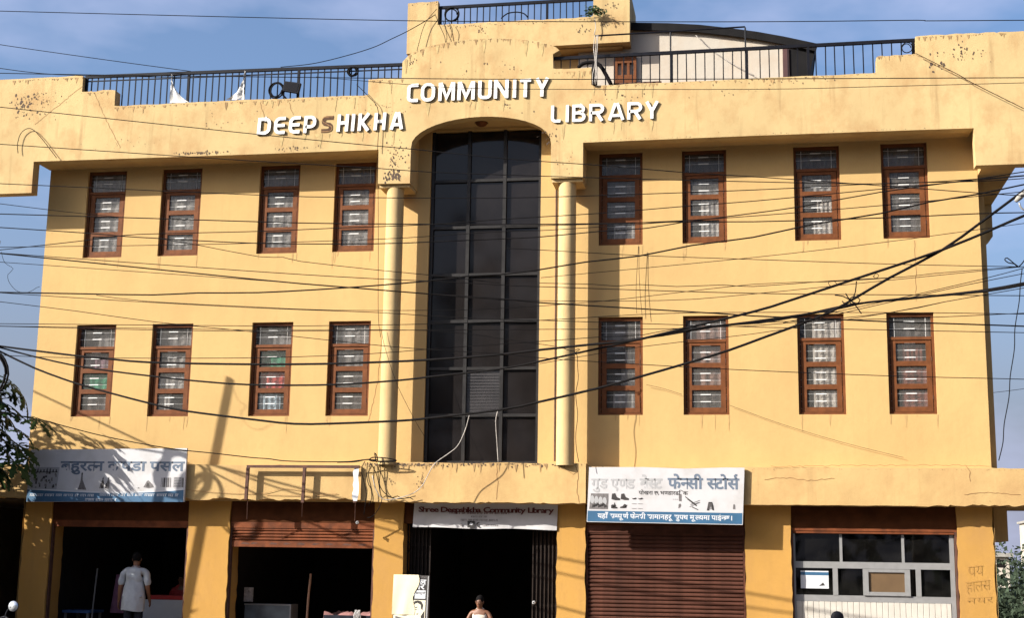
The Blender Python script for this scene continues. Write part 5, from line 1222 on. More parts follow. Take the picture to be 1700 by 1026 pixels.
# ------------------------------------------------------------------ motorcycles parked on the road in front (only their mirrors reach into view)
def motorcycle():
    LOCAL[0] = True
    t = thing('motorcycle', '', 'motorcycle', (0, 0, 0))
    for x in (-.63, .63):
        mb = MB(); mb.tube([(x+.25*math.cos(2*math.pi*k/20), 0, .30+.25*math.sin(2*math.pi*k/20)) for k in range(21)], .05, 8, cap=False); w = mb.build('wheel', M_BLACK, t, True)
        mb = MB(); mb.tube([(x, -.05, .30), (x, .05, .30)], .04, 8)
        for k in range(10): a = 2*math.pi*k/10; mb.tube([(x, 0, .30), (x+.22*math.cos(a), 0, .30+.22*math.sin(a))], .005, 4)
        mb.build('rim', M_ALU, w)
    MB().tube([(-.63, .07, .30), (-.30, .05, .55), (.25, .04, .62), (.42, 0, .80)], .022, 6).build('frame', M_BLACK, t)
    mb = MB()
    for sg in (-1, 1): mb.tube([(.63, .07*sg, .30), (.44, .07*sg, .82)], .02, 6)
    mb.build('fork', M_ALU, t)
    mb = MB(); n = 10
    for x, ry, rz, z in ((-.02, .02, .02, .72), (.06, .11, .08, .74), (.24, .13, .11, .76), (.38, .08, .08, .78), (.44, .02, .02, .78)):
        for k in range(n): a = 2*math.pi*k/n; mb.v.append((x, ry*math.cos(a), z+rz*math.sin(a)))
    for i in range(4):
        for k in range(n): mb.f.append((i*n+k, i*n+(k+1) % n, (i+1)*n+(k+1) % n, (i+1)*n+k)); mb.mi.append(0)
    mb.build('fuel_tank', M_PANEL, t, True)
    MB().box(-.62, -.03, -.12, .12, .70, .77).build('seat', M_BLACK, t, bevel=.02); MB().box(-.12, .22, -.10, .10, .28, .55).build('engine', M_ALU, t, bevel=.02)
    MB().tube([(.1, .13, .35), (-.3, .15, .28), (-.75, .16, .34)], .035, 8).build('exhaust', M_ALU, t)
    MB().tube([(.50, 0, .78), (.58, 0, .78)], .085, 12).build('headlight', M_TWHITE, t)
    MB().tube(spline([(.30, -.36, .90), (.38, -.22, .94), (.42, 0, .86), (.38, .22, .94), (.30, .36, .90)], .05), .013, 6).build('handlebar', M_BLACK, t)
    for sg in (-1, 1):
        m_ = MB().tube(spline([(.36, .25*sg, .93), (.37, .27*sg, 1.02), (.36, .33*sg, 1.075)], .03), .009, 6).build('mirror', M_BLACK, t, True)
        ho = MB().tube([(.362, .36*sg, 1.085), (.366, .36*sg, 1.085), (.385, .36*sg, 1.085)], [.078, .078, .05], 12).build('housing', M_BLACK, m_, True)
        mb = MB(); n = 12
        for rr, dx in ((0, .006), (.93, .004), (.93, 0)):
            for k in range(n): a = 2*math.pi*k/n; mb.v.append((.36-dx, .36*sg+.075*rr*math.cos(a), 1.085+.075*rr*math.sin(a)))
        for i in range(2):
            for k in range(n): mb.f.append((i*n+k, (i+1)*n+k, (i+1)*n+(k+1) % n, i*n+(k+1) % n)); mb.mi.append(0)
        mb.build('mirror_glass', M_MIRR, m_, True)
    LOCAL[0] = False; return t
M_MIRR = mat('mirror_chrome', (.75, .76, .78), .18, .02, 5, metal=.7)
mc = motorcycle()
def copy_tree(o, parent=None):
    c = o.copy(); COL.objects.link(c)
    if parent is not None: c.parent = parent
    for ch in list(o.children): copy_tree(ch, c)
    return c
mc2 = copy_tree(mc)
for o, (loc, rz, lab) in zip((mc, mc2), (((2.527-.36, -6.36, RZ-.02), R(90), 'parked motorcycle whose pale mirror shows at the lower left edge of the view'), ((13.372-.36, -5.64, RZ+.065), R(-90), 'parked motorcycle whose dark mirror shows below the glazed shop front'))):
    o.location = loc; o.rotation_euler.z = rz; o['label'] = lab; o['category'] = 'motorcycle'; o['group'] = 'motorcycles parked on the road'
mir = [c for c in mc2.children if c.name.startswith('mirror')][0]           # this one has lost a mirror
for c in list(mir.children): bpy.data.objects.remove(c)
bpy.data.objects.remove(mir)

# ------------------------------------------------------------------ papaya tree on the left, shrub below it
def leaf_mesh(seed):
    """palmate papaya leaf: seven toothed lobes round the stalk"""
    r = random.Random(seed); mb = MB()
    for k in range(7):
        a = R(-150+50*k+r.uniform(-6, 6)); L = .40*(1.0-.10*abs(k-3))*r.uniform(.9, 1.1); d = Vector((math.cos(a+math.pi/2), math.sin(a+math.pi/2), 0)); n = Vector((-d.y, d.x, 0)); dr = lambda t: -0.16*t*t*L*2
        pts = [(0, .012), (.28, .035), (.36, .085), (.44, .045), (.55, .055), (.64, .11), (.70, .05), (.80, .045), (.88, .07), (.93, .025), (1.0, 0)]
        P = [(d*t*L+n*w*L*2.1+Vector((0, 0, dr(t)-.25*w*L))) for t, w in pts]; Q = [(d*t*L-n*w*L*2.1+Vector((0, 0, dr(t)-.25*w*L))) for t, w in pts[:-1]]; Mc = [(d*t*L+Vector((0, 0, dr(t)))) for t, _ in pts]
        m = len(pts)
        mb.add(P+Mc, [(i, m+i, m+i+1, i+1) for i in range(m-1)]); mb.add(Q+[P[-1]]+Mc, [(m+i, i, i+1, m+i+1) for i in range(m-1)])
    me = mb.mesh('leaf'); me.materials.append(M_LEAF); return me
LEAVES = [leaf_mesh(s) for s in (1, 2, 3)]
PT = thing('papaya_tree', 'papaya tree with drooping lobed leaves reaching in from the left edge', 'tree', (-1.75, -1.45, GZ))
tp = [(-1.75, -1.45, GZ), (-1.72, -1.45, 1.2), (-1.66, -1.42, 2.6), (-1.62, -1.40, 4.0)]
MB().tube(spline(tp, .3), [.11-.004*i for i in range(40)][:len(spline(tp, .3))], 9).build('trunk', M_STEM, PT, True)
r = random.Random(21); top_ = Vector(tp[-1]); pet = []
TIPS = [(-0.577,-1.3,3.994), (-0.445,-1.3,4.314), (-0.607,-1.4,4.195), (-0.191,-1.25,3.469), (-0.482,-1.3,3.2), (-0.31,-1.2,2.946), (-0.54,-1.3,2.833), (-0.685,-1.0,3.815), (-0.228,-1.2,4.09), (0.059,-1.2,3.685), (-0.334,-1.25,3.787), (-0.12,-1.1,3.007), (-0.384,-1.3,3.379), (-0.447,-1.35,4.147), (-0.451,-1.2,2.736), (-0.352,-1.05,3.254), (-0.629,-1.2,3.686)]
for p in TIPS: pet.append(Vector(p)-Vector((.05, 0, -.03)))
for k in range(62):
    a = r.uniform(0, 2*math.pi); rr = r.uniform(.3, 1.1); q = top_+Vector((rr*math.cos(a)*1.05, rr*math.sin(a)*.8, r.uniform(-1.3, .55)))
    if q.x > -.72: q.x = -.72-r.uniform(0, .5)
    pet.append(q)
for q in pet:
    b = top_+Vector((r.uniform(-.05, .05), r.uniform(-.05, .05), r.uniform(-.4, 0)))
    pt_ = MB().tube(spline([b, (b+q)/2+Vector((0, 0, .14)), q], .15), .010, 5).build('leaf_stalk', M_STEM, PT, True)
    lo = bpy.data.objects.new('leaf', LEAVES[r.randrange(3)]); COL.objects.link(lo); lo.parent = pt_; lo.matrix_parent_inverse = world_of(pt_).inverted()
    d = (q-b); lo.location = q; lo.rotation_euler = Euler((R(r.uniform(20, 75)), R(r.uniform(-25, 25)), math.atan2(d.y, d.x)-math.pi/2+r.uniform(-.5, .5)), 'ZYX') if False else Euler((R(r.uniform(-70, -15)), R(r.uniform(-30, 30)), math.atan2(d.y, d.x)-math.pi/2+r.uniform(-.6, .6)))
    s = r.uniform(.85, 1.35); lo.scale = (s, s, s)
def shrub(name, label, cat, loc, blobs, n, size, seed, m, xmax=None):
    t = thing(name, label, cat, loc); r = random.Random(seed); mb = MB(); st = MB()
    for (c, rad) in blobs:
        c = Vector(c)
        st.tube([(loc[0], loc[1], loc[2]), (loc[0]*.4+c.x*.6, loc[1]*.4+c.y*.6, (loc[2]+c.z)/2), tuple(c)], .03, 5)
        for _ in range(n):
            v = Vector((r.gauss(0, 1), r.gauss(0, 1), r.gauss(0, 1))).normalized()*rad*(r.random()**.4); p = c+Vector((v.x, v.y, v.z*.9))
            if xmax is not None and p.x > xmax: continue
            if p.z < GZ: continue
            d = Vector((r.gauss(0, 1), r.gauss(0, 1), r.gauss(-.3, .7))).normalized(); w = d.cross(Vector((r.random(), r.random(), 1))).normalized(); s = size*r.uniform(.6, 1.4)
            mb.add([p, p+d*s+w*s*.33, p+d*s*2.2, p+d*s-w*s*.33], [(0, 1, 2, 3)])
    mb.build('foliage', m, t); st.build('stem', M_STEM, t); return t
shrub('leafy_shrub', 'dark leafy shrub at the lower left shading the first shop pillar', 'shrub', (-2.2, -1.9, GZ), [((-1.45, -1.7, 2.5), .75), ((-2.2, -1.8, 2.6), .85), ((-3.0, -1.9, 2.4), .85), ((-1.35, -1.7, 1.5), .7), ((-2.3, -1.9, 1.5), .85), ((-3.3, -1.9, 1.4), .9), ((-3.9, -1.9, 2.0), .8), ((-2.7, -1.6, 1.0), .8), ((-3.6, -1.7, .8), .8), ((-2.6, -1.5, 1.9), .7), ((-1.9, -1.8, .6), .7)], 1500, .105, 3, M_BUSH, -.66)

# ------------------------------------------------------------------ utility poles and the tangle of overhead cables
def pole(name, label, base, tip, r0, r1, group, arms=True):
    t = thing(name, label, 'utility pole', base, 0, group)
    MB().tube([base, tip], [r0, r1], 14).build('shaft', M_CONC, t, True)
    d = (Vector(tip)-Vector(base)).normalized()
    for k, s in enumerate((0.97, 0.90) if arms else ()):
        p = Vector(base).lerp(Vector(tip), s)
        arm = MB().beam(p+Vector((-.05, -.75, .0)), p+Vector((-.05, .75, .0)), .07, .09).build('cross_arm', M_RUST, t)
        for q in (-.65, -.3, .3, .65): MB().tube([p+Vector((-.05, q, .05)), p+Vector((-.05, q, .10)), p+Vector((-.05, q, .11)), p+Vector((-.05, q, .19))], [.015, .015, .045, .03], 8).build('insulator', M_PORC, arm)
    return t
pole('utility_pole', 'leaning concrete utility pole just outside the left edge with a cable coil', (-1.42, -2.3, RZ), (-.385, -2.3, 6.7), .065, .048, 'concrete utility poles', False)
pole('utility_pole', 'concrete utility pole at the right edge of the view', (15.637, -6.3, RZ), (16.091, -6.3, 10.6), .13, .09, 'concrete utility poles')
coil('cable_coil', 'large loops of spare cable hanging on the left utility pole', -.62, 4.62, -2.42, .42, 3, .022, 5, sq=.9)
coil('cable_coil', 'smaller loops of spare cable below the large ones on the left utility pole', -.25, 4.35, -2.42, .30, 3, .018, 9, sq=1.2)
WIRES = [
 ('thin black wire crossing open sky above everything but the tower, topmost of all wires', 0.0049, 1, 1, [(3.719,-9.53,7.654),(6.95,-9.555,7.383),(8.682,-9.57,7.244),(9.74,-9.579,7.173),(12.472,-9.604,7.01),(14.15,-9.62,6.928),(14.221,-9.62,6.917),(15.198,-9.63,6.866)]),
 ('short thin wire sloping down from the upper left corner onto the left roof railing', 0.0045, 1, 0, [(3.724,-9.43,6.979),(4.216,-9.434,6.893),(4.798,-9.438,6.834),(6.002,-9.448,6.752)]),
 ('black wire running level through the word COMMUNITY and the foot of the right railing', 0.0047, 1, 1, [(4.26,-10.3,6.572),(5.263,-10.308,6.504),(7.08,-10.324,6.39),(9.898,-10.349,6.22),(12.46,-10.374,6.094),(15.017,-10.4,5.976)]),
 ('thin wire just below the one through the word COMMUNITY, above the word LIBRARY', 0.0036, 0, 1, [(7.502,-9.091,6.818),(8.61,-9.1,6.669),(9.596,-9.108,6.571),(12.461,-9.134,6.426),(13.728,-9.145,6.393),(15.257,-9.16,6.36)]),
 ('black wire falling from the left parapet past DEEPSHIKHA to the right roof corner', 0.0048, 1, 1, [(4.132,-10.03,6.277),(7.214,-10.055,5.826),(8.53,-10.067,5.644),(8.964,-10.071,5.587),(9.926,-10.079,5.449),(10.881,-10.088,5.343),(11.732,-10.097,5.237),(12.444,-10.104,5.164),(13.677,-10.116,5.027),(14.579,-10.125,4.923),(15.01,-10.13,4.878)]),
 ('black wire crossing both column brackets just above their lower edges', 0.0049, 1, 1, [(3.942,-9.65,5.969),(6.096,-9.667,5.745),(7.085,-9.675,5.644),(8.45,-9.687,5.512),(9.048,-9.692,5.447),(10.339,-9.704,5.353),(11.512,-9.715,5.275),(12.444,-9.724,5.219),(13.719,-9.736,5.151),(14.646,-9.745,5.168),(15.093,-9.75,5.189)]),
 ('thin wire crossing the left upper windows at their top panes', 0.0049, 1, 1, [(3.98,-9.64,5.501),(7.101,-9.665,5.261),(7.943,-9.672,5.21),(9.054,-9.682,5.162),(10.237,-9.693,5.131),(12.442,-9.714,5.134),(13.702,-9.726,5.157),(14.646,-9.735,5.146),(15.094,-9.74,5.161)]),
 ('short wire crossing the sky gap under the left parapet wing', 0.0038, 1, 0, [(4.313,-10.16,5.115),(4.878,-10.165,5.031),(5.348,-10.168,4.967),(5.764,-10.172,4.915)]),
 ('black wire running nearly level through the middle of all upper windows', 0.0061, 1, 1, [(3.635,-9.01,5.317),(5.197,-9.022,5.226),(6.878,-9.035,5.125),(7.79,-9.043,5.077),(9.684,-9.059,5.01),(10.801,-9.069,4.987),(11.695,-9.077,4.98),(12.438,-9.084,4.958),(13.767,-9.096,4.959),(14.749,-9.106,4.975),(15.196,-9.11,4.972)]),
 ('black wire dipping below the left upper windows and rising to the right roof corner', 0.0060, 1, 1, [(3.77,-9.21,5.098),(4.816,-9.218,5.004),(5.311,-9.222,4.95),(5.763,-9.226,4.911),(6.967,-9.235,4.821),(8.3,-9.246,4.78),(8.964,-9.252,4.784),(9.724,-9.259,4.796),(10.175,-9.263,4.806),(10.791,-9.268,4.848),(11.315,-9.273,4.869),(11.705,-9.277,4.923),(12.439,-9.284,4.999),(12.944,-9.288,5.057),(13.757,-9.296,5.186),(14.716,-9.305,5.292),(15.179,-9.31,5.351)]),
 ('wire rising from the left sky gap across the upper windows towards the right', 0.0047, 1, 1, [(4.445,-10.3,4.559),(5.396,-10.308,4.634),(5.847,-10.312,4.679),(6.262,-10.316,4.687),(7.372,-10.325,4.681),(8.168,-10.332,4.691),(9.22,-10.342,4.7),(9.925,-10.349,4.732),(10.944,-10.359,4.763),(11.761,-10.367,4.807),(12.44,-10.374,4.838),(13.64,-10.386,4.917),(14.542,-10.395,4.974),(14.968,-10.4,5.0)]),
 ('wire leaving the dark glazing and rising through the right upper windows beneath their middle panes', 0.0045, 0, 1, [(9.767,-9.499,4.874),(10.85,-9.509,4.868),(11.717,-9.517,4.881),(12.561,-9.525,4.913),(13.73,-9.536,4.978),(14.67,-9.545,5.044),(15.123,-9.55,5.076)]),
 ('thin wire running level just under the left upper windows', 0.0037, 1, 0, [(4.472,-10.35,4.577),(6.293,-10.366,4.55),(7.398,-10.375,4.543),(8.675,-10.387,4.549),(9.236,-10.392,4.565),(9.936,-10.399,4.592),(10.352,-10.403,4.591),(10.92,-10.408,4.61),(11.762,-10.417,4.645)]),
 ('thin wavy wire sloping down below the left upper windows to the dark glazing', 0.0039, 0, 0, [(5.961,-9.656,4.801),(6.433,-9.659,4.713),(7.137,-9.665,4.566),(7.413,-9.668,4.553),(7.62,-9.669,4.501),(8.487,-9.677,4.384),(9.077,-9.682,4.315),(9.813,-9.689,4.214)]),
 ('thin wire crossing the plain wall between the window rows, upper of a pair', 0.0046, 1, 1, [(3.667,-8.99,4.844),(6.901,-9.015,4.544),(8.307,-9.027,4.429),(8.924,-9.032,4.39),(9.692,-9.039,4.331),(10.148,-9.043,4.301),(12.425,-9.064,4.181),(14.411,-9.083,4.121),(15.156,-9.09,4.1)]),
 ('thicker wire crossing the plain wall between the window rows, ending low at the right', 0.0077, 1, 1, [(3.631,-8.93,4.855),(6.883,-8.955,4.464),(7.936,-8.964,4.353),(8.913,-8.972,4.255),(9.684,-8.979,4.188),(10.141,-8.983,4.135),(10.513,-8.986,4.105),(12.15,-9.001,3.973),(12.421,-9.004,3.948),(13.353,-9.012,3.891),(13.793,-9.017,3.864),(14.751,-9.026,3.815),(15.151,-9.03,3.793)]),
 ('thin wire just under the thicker one between the window rows', 0.0035, 1, 1, [(3.98,-9.5,4.614),(7.089,-9.5,4.338),(9.039,-9.5,4.15),(9.781,-9.5,4.071),(11.487,-9.5,4.035),(12.425,-9.5,4.087),(13.915,-9.5,4.215),(15.083,-9.5,4.316)]),
 ('thick black cable rising across the dark glazing to the right upper windows', 0.0078, 1, 1, [(4.125,-9.69,4.221),(5.051,-9.697,4.187),(5.95,-9.705,4.155),(6.48,-9.709,4.167),(7.177,-9.715,4.156),(8.168,-9.724,4.19),(9.071,-9.732,4.244),(9.467,-9.736,4.284),(9.821,-9.739,4.294),(10.255,-9.743,4.339),(10.721,-9.747,4.407),(11.277,-9.752,4.457),(11.82,-9.758,4.555),(12.434,-9.764,4.622),(13.012,-9.769,4.737),(13.705,-9.776,4.834),(14.163,-9.781,4.933),(14.632,-9.785,5.0),(15.081,-9.79,5.085)]),
 ('thin wire leaving the thick cable at the left and passing above the lower windows', 0.0041, 1, 1, [(3.711,-8.99,4.364),(4.105,-8.993,4.331),(5.349,-9.003,4.232),(6.923,-9.015,4.123),(8.321,-9.027,4.046),(8.9,-9.032,3.998),(9.699,-9.039,3.945),(10.153,-9.043,3.927),(12.419,-9.064,3.818),(13.784,-9.077,3.765),(15.137,-9.09,3.716)]),
 ('thin wire sagging above the left lower windows and rising at the right', 0.0035, 0, 0, [(5.188,-9.5,4.207),(5.774,-9.5,4.128),(7.105,-9.5,4.038),(7.941,-9.5,3.991),(9.044,-9.5,3.971),(9.783,-9.5,3.98),(10.871,-9.5,4.039),(12.427,-9.5,4.189),(13.16,-9.5,4.199),(13.916,-9.5,4.234),(14.229,-9.5,4.265),(15.025,-9.5,4.317)]),
 ('thin wire slanting through the lower windows from upper left to lower right', 0.0038, 1, 1, [(4.349,-10.05,4.04),(5.256,-10.057,3.92),(6.136,-10.065,3.791),(7.241,-10.074,3.666),(7.706,-10.079,3.61),(8.546,-10.086,3.511),(9.165,-10.092,3.45),(9.903,-10.099,3.399),(10.31,-10.103,3.352),(10.892,-10.108,3.305),(11.755,-10.117,3.244),(12.413,-10.124,3.203),(13.671,-10.137,3.138),(14.637,-10.147,3.104),(14.917,-10.15,3.094)]),
 ('thin wire skimming the tops of the left lower windows', 0.0039, 1, 1, [(4.164,-9.7,3.862),(7.2,-9.725,3.788),(8.021,-9.732,3.78),(9.073,-9.742,3.779),(10.25,-9.753,3.798),(11.663,-9.766,3.849),(13.724,-9.787,3.818),(15.014,-9.8,3.78)]),
 ('thin wire crossing the fanlights of the lower windows', 0.0038, 1, 1, [(4.297,-9.92,3.792),(5.909,-9.933,3.73),(7.285,-9.945,3.692),(9.128,-9.962,3.676),(10.286,-9.973,3.665),(11.733,-9.987,3.651),(12.42,-9.994,3.698),(13.989,-10.01,3.72),(14.973,-10.02,3.749)]),
 ('thin wire beside the fanlight wire turning down at the dark glazing', 0.0034, 1, 0, [(4.214,-9.78,3.82),(5.842,-9.793,3.771),(7.232,-9.805,3.73),(9.094,-9.822,3.695),(9.85,-9.829,3.601),(10.416,-9.834,3.512)]),
 ('thin wire crossing the left lower windows between the two upper thick cables', 0.0040, 1, 1, [(4.055,-9.46,3.544),(4.988,-9.467,3.504),(7.032,-9.484,3.48),(8.381,-9.496,3.509),(9.023,-9.502,3.551),(10.215,-9.513,3.617),(10.844,-9.519,3.655),(11.301,-9.523,3.671),(11.71,-9.527,3.739),(12.42,-9.534,3.748),(13.746,-9.547,3.856),(14.315,-9.552,3.962),(15.072,-9.56,4.087)]),
 ('thick black cable, uppermost of the three sagging from the left pole', 0.0177, 1, 1, [(-0.156,-2.33,4.846),(0.561,-2.455,4.74),(1.393,-2.603,4.623),(2.135,-2.738,4.532),(2.86,-2.873,4.455),(4.659,-3.223,4.357),(6.083,-3.515,4.309),(6.72,-3.65,4.302),(7.674,-3.859,4.301),(8.792,-4.112,4.33),(9.397,-4.254,4.369),(10.254,-4.46,4.413),(10.741,-4.58,4.43),(11.176,-4.69,4.504),(12.422,-5.014,4.736),(12.884,-5.138,4.85),(13.867,-5.411,5.117),(14.823,-5.688,5.379),(15.439,-5.873,5.598),(15.79,-5.98,5.729)]),
 ('thick black cable, middle one of the three sagging from the left pole', 0.0150, 1, 1, [(-0.207,-2.24,4.838),(0.519,-2.365,4.651),(1.36,-2.513,4.466),(2.106,-2.648,4.346),(2.834,-2.783,4.245),(3.557,-2.921,4.151),(4.642,-3.133,4.046),(6.068,-3.425,3.998),(7.211,-3.67,4.027),(7.66,-3.769,4.058),(8.779,-4.022,4.131),(9.385,-4.164,4.217),(10.244,-4.37,4.359),(11.17,-4.6,4.511),(11.466,-4.675,4.549),(12.42,-4.924,4.617),(13.374,-5.184,4.698),(13.765,-5.293,4.764),(14.147,-5.403,4.789),(15.313,-5.75,4.814),(15.763,-5.89,4.861)]),
 ('thick black cable, lowest of the three sagging from the left pole', 0.0177, 1, 1, [(-0.165,-2.3,4.76),(0.569,-2.425,4.447),(1.414,-2.573,4.165),(2.163,-2.708,3.965),(2.892,-2.843,3.785),(3.469,-2.953,3.663),(4.843,-3.223,3.477),(5.465,-3.35,3.406),(6.112,-3.485,3.395),(7.197,-3.719,3.409),(7.643,-3.818,3.433),(8.801,-4.082,3.525),(9.402,-4.224,3.623),(10.254,-4.43,3.784),(10.909,-4.593,3.935),(11.465,-4.735,4.069),(12.075,-4.894,4.226),(12.576,-5.027,4.386),(12.995,-5.141,4.517),(13.432,-5.261,4.673),(13.763,-5.353,4.846),(14.189,-5.473,5.077),(14.827,-5.658,5.385),(15.273,-5.789,5.684),(15.755,-5.933,6.024),(15.953,-5.993,6.158)]),
 ('second thick strand bound to the middle cable at the right half', 0.0150, 0, 1, [(10.243,-4.36,4.425),(11.178,-4.592,4.499),(12.013,-4.806,4.594),(12.5,-4.935,4.597),(13.055,-5.086,4.661),(13.712,-5.268,4.77),(14.347,-5.451,4.788),(15.315,-5.74,4.832),(15.766,-5.88,4.886)]),
 ('thin wire rising from the right column to the right edge below the upper windows', 0.0036, 0, 1, [(10.119,-8.863,4.44),(12.431,-8.884,4.611),(13.807,-8.896,4.743),(14.278,-8.901,4.796),(15.216,-8.91,4.905)]),
 ('thin wire falling gently from the dark glazing to the knot at the right edge', 0.0039, 0, 1, [(9.837,-9.5,4.633),(10.214,-9.5,4.605),(11.256,-9.5,4.521),(12.431,-9.5,4.451),(13.921,-9.5,4.365),(15.025,-9.5,4.317),(15.094,-9.5,4.314)]),
 ('wavy thin wire across the plain wall right of the right column', 0.0039, 0, 0, [(10.206,-9.5,4.245),(10.776,-9.5,4.221),(11.016,-9.5,4.197),(11.256,-9.5,4.209),(11.65,-9.5,4.18),(12.12,-9.5,4.188),(12.426,-9.5,4.165),(13.16,-9.5,4.206),(13.916,-9.5,4.234)]),
 ('thin wire rising steeply to the right edge, upper of two close together', 0.0039, 0, 1, [(12.723,-9.5,3.781),(13.79,-9.5,3.997),(14.697,-9.5,4.199),(15.093,-9.5,4.302)]),
 ('thin wire rising steeply to the right edge, lower of two close together', 0.0039, 0, 1, [(12.843,-9.5,3.767),(13.908,-9.5,4.004),(14.509,-9.5,4.135),(15.09,-9.5,4.246)]),
 ('thin wire rising from the right column across the tops of the right lower windows', 0.0035, 0, 0, [(10.223,-9.543,3.377),(11.303,-9.553,3.544),(12.418,-9.564,3.659),(13.743,-9.577,3.851),(14.311,-9.582,3.957)]),
]

for lab, rad, open_l, open_r, pts in WIRES:
    pts = [Vector(p) for p in pts]
    if open_l: d = pts[0]-pts[1]; d = d/abs(d.x); d.y = 0; pts = [pts[0]+d*q for q in (5, 2.6, 1.3, .6)] + pts
    if open_r: d = pts[-1]-pts[-2]; d = d/abs(d.x); d.y = 0; pts = pts + [pts[-1]+d*q for q in (.6, 1.3, 2.6, 5)]
    o = MB().tube(spline(pts, .3), rad, 6 if rad > .006 else 5, cap=False).build('overhead_cable' if rad > .0065 else 'overhead_wire', M_WIRE, None, True)
    tag(o, lab, 'cable' if rad > .0065 else 'wire', 'overhead wires and cables across the facade')
# hardware and loose ends on the wires
cc = thing('cable_clamp', 'grey metal cable clamp with a hanging hook at the right edge under the roof corner', 'clamp', (15.744,-6.05,5.93))
MB().tube([(15.685,-6.05,5.9), (15.731,-6.05,5.946), (15.821,-6.05,6.021)], [.022, .036, .03], 8).build('clamp_body', M_CONC, cc, True)
MB().tube(spline([(15.728,-6.05,5.883), (15.739,-6.05,5.829), (15.78,-6.05,5.788), (15.839,-6.05,5.81), (15.872,-6.05,5.887)], .03), .012, 6).build('hook', M_ALU, cc, True)
MB().tube([(15.751,-6.14,5.944), (15.758,-6.1,5.954)], .02, 8).build('bolt', M_TDARK, cc)
def loose(label, lists, rad=.0045, name='loose_wire', m=None):
    mb = MB()
    for p in lists: mb.tube(spline(p, .05), rad, 5)
    return tag(mb.build(name, m or M_WIRE, None, True), label, 'wire')
loose('frayed tuft of wire ends where the thick cables cross at the right', [[(13.7,-5.35,4.795),(13.75,-5.35,4.915),(13.769,-5.35,5.06)], [(13.7,-5.35,4.795),(13.594,-5.35,4.861),(13.487,-5.35,4.879)], [(13.715,-5.35,4.778),(13.655,-5.35,4.844),(13.626,-5.35,4.901)], [(13.715,-5.35,4.778),(13.774,-5.35,4.697),(13.818,-5.35,4.624)], [(13.685,-5.35,4.795),(13.791,-5.35,4.753),(13.838,-5.35,4.776)], [(13.73,-5.35,4.754),(13.652,-5.35,4.731),(13.577,-5.35,4.797)], [(13.67,-5.35,4.819),(13.733,-5.35,4.859),(13.808,-5.35,4.809),(13.745,-5.35,4.746),(13.676,-5.35,4.771)]], .008)
loose('small curl of wire on the upper thick cable left of the frayed tuft', [[(13.451,-5.35,4.985),(13.406,-5.35,5.043),(13.461,-5.35,5.074),(13.514,-5.35,5.032),(13.474,-5.35,4.985),(13.42,-5.35,5.01)], [(13.986,-5.35,5.112),(14.019,-5.35,5.16),(14.056,-5.35,5.126),(14.016,-5.35,5.095),(13.979,-5.35,5.128)]])
loose('knotted loop of wire at the right edge below the clamp', [[(15.037,-9.5,4.321),(14.993,-9.5,4.359),(14.938,-9.5,4.41),(14.914,-9.5,4.392),(14.947,-9.5,4.36),(15.004,-9.5,4.347),(15.037,-9.5,4.315),(15.079,-9.5,4.351),(15.109,-9.5,4.394)]], .006)
loose('long thin wire dangling beside the right building corner', [[(15.076,-9.5,4.302),(15.051,-9.5,4.149),(15.031,-9.5,3.966),(14.977,-9.5,3.693),(14.961,-9.5,3.482),(14.909,-9.5,3.212),(14.887,-9.5,3.003),(14.829,-9.5,2.737),(14.81,-9.5,2.56),(14.762,-9.5,2.383)]], .005)
loose('short thin wire from the right wall corner to the right edge', [[(16.198,-0.6,4.176),(16.439,-0.6,4.204),(16.856,-0.6,4.26)]], .004)
loose('black hooked wire hanging on the left parapet wing', [[(-1.108,-0.66,8.796),(-1.135,-0.66,8.961),(-1.092,-0.66,9.172),(-0.966,-0.66,9.273),(-0.842,-0.66,9.245),(-0.669,-0.66,9.085),(-0.481,-0.66,8.866),(-0.319,-0.66,8.673)]], .007)
loose('thin curly wire hanging in the sky gap at the left wall corner', [[(-0.302,-2.3,6.498),(-0.217,-2.3,6.305),(-0.05,-2.3,6.195),(-0.141,-2.3,6.092),(-0.094,-2.3,5.943),(0.075,-2.3,5.793),(0.276,-2.3,5.779),(0.403,-2.3,5.85),(0.468,-2.3,5.869)]], .004)
loose('thin wire running from the papaya leaves down along the top of the cloth shop sign', [[(-0.43,-0.45,3.832),(-0.14,-0.45,3.749),(0.965,-0.45,3.487),(2.147,-0.45,3.283),(3.021,-0.45,3.193),(3.706,-0.45,3.121),(4.017,-0.45,3.1),(4.415,-0.45,3.059),(5.386,-0.45,3.051),(5.784,-0.45,3.087),(6.224,-0.45,3.079)]], .009)
loose('thin wire slanting down the column to the dark glazing', [[(6.02,-0.62,5.365),(6.119,-0.62,4.992),(6.355,-0.62,4.358),(6.695,-0.62,3.731),(6.861,-0.62,3.473)]], .004)
loose('straight thin wire hanging down the wall left of the left column', [[(5.823,-0.5,8.656),(5.888,-0.5,6.962),(5.934,-0.5,5.656),(5.992,-0.5,5.226)]], .0045)
loose('pale wire hanging in front of the dark glazing from the lowest thick cable', [[(7.689,-0.9,3.801),(7.622,-0.9,3.547),(7.504,-0.9,3.294),(7.352,-0.9,3.163),(7.118,-0.9,2.991),(6.999,-0.9,2.789),(6.9,-0.9,2.607),(6.697,-0.9,2.466),(6.283,-0.9,2.382),(6.121,-0.9,2.532),(6.038,-0.9,2.785)]], .007, m=M_WIREG)
loose('pale wire hanging straight down the middle of the dark glazing', [[(8.135,-0.7,3.893),(8.107,-0.7,3.72),(8.134,-0.7,3.363),(8.161,-0.7,3.029)]], .007, m=M_WIREG)
